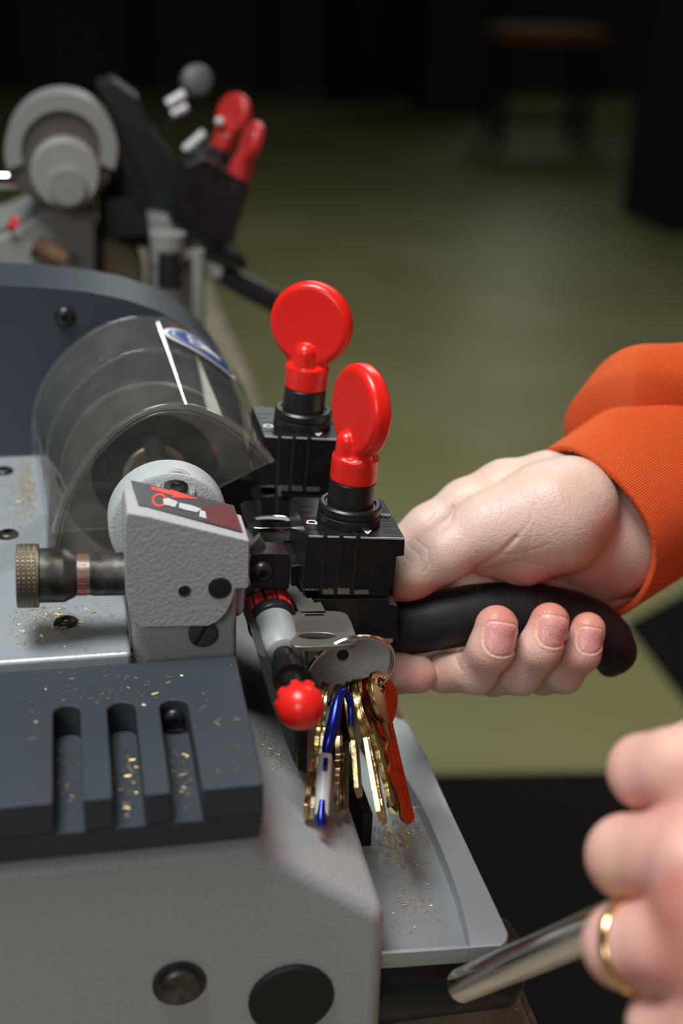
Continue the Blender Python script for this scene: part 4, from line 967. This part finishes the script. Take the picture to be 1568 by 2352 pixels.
uu = Wy(1330, 1000, .522)-ca; UPANG = math.atan2(np.dot(uu, e2), np.dot(uu, e1)); FRANG = math.atan2(np.dot(YV*-1, e2), np.dot(YV*-1, e1))
def box_of(pts, pad): a = np.array(pts); return a.min(0)-pad, a.max(0)+pad
lo, hi = box_of([ca, ca+da*.115], .064)
Vc, Qc, nc_ = sdf_mesh(f_cuff, lo, hi, .0009)
q = Vc-ca; ang = np.arctan2(q @ e2, q @ e1); sl = MB
np_mesh('sweatshirt_cuff', Vc, Qc, 'knit', PR, attrs={'rib': ang*255})
lo, hi = box_of([ca+da*.02, ca+da*(La+.1)], .075)
Vc, Qc, nc_ = sdf_mesh(f_sleeve, lo, hi, .0012)
q = Vc-ca; ang = np.arctan2(q @ e2, q @ e1)
np_mesh('sweatshirt_sleeve', Vc, Qc, 'knit', PR, attrs={'rib': ang*400})
# left hand around the chrome rod
def T(pts): return [(Wt(p[0], p[1], p[3]), p[2]*p[3]/F) for p in pts]
fa = T([(1482, 1772, 88, .385), (1560, 1768, 92, .375), (1680, 1770, 100, .365)]); fb = T([(1442, 1968, 98, .378), (1540, 1968, 102, .366), (1680, 1960, 110, .355)])
fc_ = T([(1432, 2172, 97, .370), (1530, 2170, 100, .358), (1680, 2150, 110, .348)]); fd = T([(1520, 2352, 82, .362), (1620, 2352, 88, .350), (1720, 2340, 100, .345)])
fa2 = T([(1482, 1772, 84, .385), (1540, 1790, 80, .42), (1600, 1850, 80, .425)]); fb2 = T([(1442, 1968, 94, .378), (1510, 1985, 86, .412), (1600, 2030, 84, .42)])
fc2 = T([(1432, 2172, 92, .370), (1500, 2170, 84, .405), (1600, 2180, 84, .415)]); fd2 = T([(1520, 2352, 80, .362), (1570, 2350, 76, .39), (1640, 2330, 78, .40)])
pm = T([(1640, 1830, 125, .372), (1660, 2000, 130, .362), (1660, 2180, 130, .352), (1680, 2330, 120, .348)])
th2 = T([(1640, 1700, 70, .40), (1585, 1725, 62, .412), (1545, 1760, 50, .42)])
kn = T([(1590, 1990, 95, .352), (1600, 2060, 95, .350)])
wr2 = T([(1720, 2080, 150, .352), (1900, 2150, 180, .345), (2200, 2200, 210, .34)])
def f_hand2(P):
    d = capsule_chain(P, pm, .01); d = smin(d, capsule_chain(P, wr2, .01), .015); d = smin(d, capsule_chain(P, kn, .01), .008); d = smin(d, capsule_chain(P, th2, .004), .004)
    fi = None
    for c in (fa, fb, fc_, fd):
        q = capsule_chain(P, c, .004); fi = q if fi is None else smin(fi, q, .0012)
    for c in (fa2, fb2, fc2, fd2): fi = smin(fi, capsule_chain(P, c, .003), .001)
    return smin(d, fi, .004)
allp = np.array([p for c in (fa, fb, fc_, fd, fa2, fb2, fc2, fd2, pm, th2, wr2) for p, r_ in c])
V, Q, nn = sdf_mesh(f_hand2, allp.min(0)-.028, allp.max(0)+.028, .0011)
px, py, pt = proj(V)
nse = np.sin(px*.012+1)*np.cos(py*.014)+.6*np.sin(px*.031+py*.023)
w_red = np.clip(gauss(1545, 2110, 60, 110)*.55+gauss(1560, 2230, 60, 90)*.5+gauss(1550, 2030, 45, 80)*.4+gauss(1470, 1850, 90, 30)*.4+gauss(1440, 2050, 90, 34)*.5+gauss(1440, 2250, 90, 34)*.6+.12*nse+.1, 0, .8)
w_pale = np.clip(gauss(1400, 2010, 40, 80)*.5+gauss(1560, 1700, 60, 30)*.5, 0, .7)
colr = np.array([.76, .43, .38])*np.ones((len(V), 1)); colr = colr*(1-w_red[:, None])+np.array([.56, .18, .15])*w_red[:, None]; colr = colr*(1-w_pale[:, None])+np.array([.72, .50, .36])*w_pale[:, None]
np_mesh('hand', V, Q, 'skin', PR, attrs={'tint': colr, 'gloss': np.full(len(V), .42)}, label='left hand with a ring, closed around the chrome rod')
# ring
a3, ra3 = fc_[0]; b3, rb3 = fc_[1]; fd_ = N(b3-a3); rcn = a3+fd_*.004
q1 = N(np.cross(fd_, [0, 0, 1])); q2 = np.cross(fd_, q1); rad = ra3*1.03
v = []; f = []; seg = 90; prof = [(-.0017, 0), (-.0014, .0009), (0, .0013), (.0014, .0009), (.0017, 0), (.0012, -.0006), (-.0012, -.0006)]; npf = len(prof)
for k in range(seg):
    th = 2*math.pi*k/seg; rdv = q1*math.cos(th)+q2*math.sin(th)
    for (s, r_) in prof: v.append(rcn+fd_*s+rdv*(rad+r_))
for k in range(seg):
    for i in range(npf): f.append((k*npf+i, k*npf+(i+1) % npf, ((k+1) % seg)*npf+(i+1) % npf, ((k+1) % seg)*npf+i))
MB().add(v, f).build('finger_ring', 'gold', PR, 60, label='plain gold wedding band')
# rest of the sweatshirt, beyond the right edge of the photo
shR = np.array([.66, .66, .36]); elR = ca+da*(La+.06); shL = np.array([.60, .12, .36]); wrL = wr2[2][0]; 
def f_torso(P):
    d = S_cap(P, elR, shR, .05, .075)
    d = smin(d, S_cap(P, wrL-.0, np.array([.45, .12, .18]), .042, .05), .02); d = smin(d, S_cap(P, np.array([.45, .12, .18]), shL, .05, .075), .02)
    t_ = S_ell(P, np.array([.70, .40, .05]), (.13, .23, .40)); t_ = smin(t_, S_cap(P, shL, shR, .075, .075), .06)
    d = smin(d, t_, .05); d = smax(d, -(P[:, 2]+.30), .01); return d
V, Q, nn = sdf_mesh(f_torso, (.2, -.05, -.34), (.92, .85, .5), .006)
np_mesh('sweatshirt_body', V, Q, 'knit', PR, attrs={'rib': V[:, 0]*2000})
# ================================================================== LIGHT
def area(name, loc, target, sx, sy, power, col=(1, 1, 1)):
    ld = bpy.data.lights.new(name, 'AREA'); ld.shape = 'RECTANGLE'; ld.size = sx; ld.size_y = sy; ld.energy = power; ld.color = col
    o = bpy.data.objects.new(name, ld); COL.objects.link(o); o.location = loc
    o.rotation_euler = (Vector(target)-Vector(loc)).to_track_quat('-Z', 'Y').to_euler(); return o
area('ceiling_panel', (-.25, .35, 1.35), (.08, .5, .1), .55, .45, 21, (.97, 1, .98))
area('front_fill', (-.55, -.9, .9), (.05, .5, .1), .5, .5, 6, (.97, 1, .98))  # added fill behind the camera, brightens the machine's front faces
area('tube_lamp', (.85, 4.0, 1.6), (.85, 4.0, 0), .06, 4.6, 20, (.88, 1, .93))
area('floor_fill', (1.2, 2.2, 1.7), (1.2, 2.2, -1), 1.2, .3, 14, (1, 1, .9))  # added light above the aisle, lifts the near floor
area('high_window', (4.3, 12.3, 2.0), (3.0, 5, -.9), .7, 1.5, 6, (1, 1, .85))
w = bpy.data.worlds.new('world'); scene.world = w; w.use_nodes = True
w.node_tree.nodes['Background'].inputs['Color'].default_value = (.55, .56, .52, 1); w.node_tree.nodes['Background'].inputs['Strength'].default_value = .035
scene.view_settings.view_transform = 'Standard'; scene.view_settings.look = 'None'; scene.view_settings.exposure = 0; scene.view_settings.gamma = 1
scene.view_settings.use_curve_mapping = False
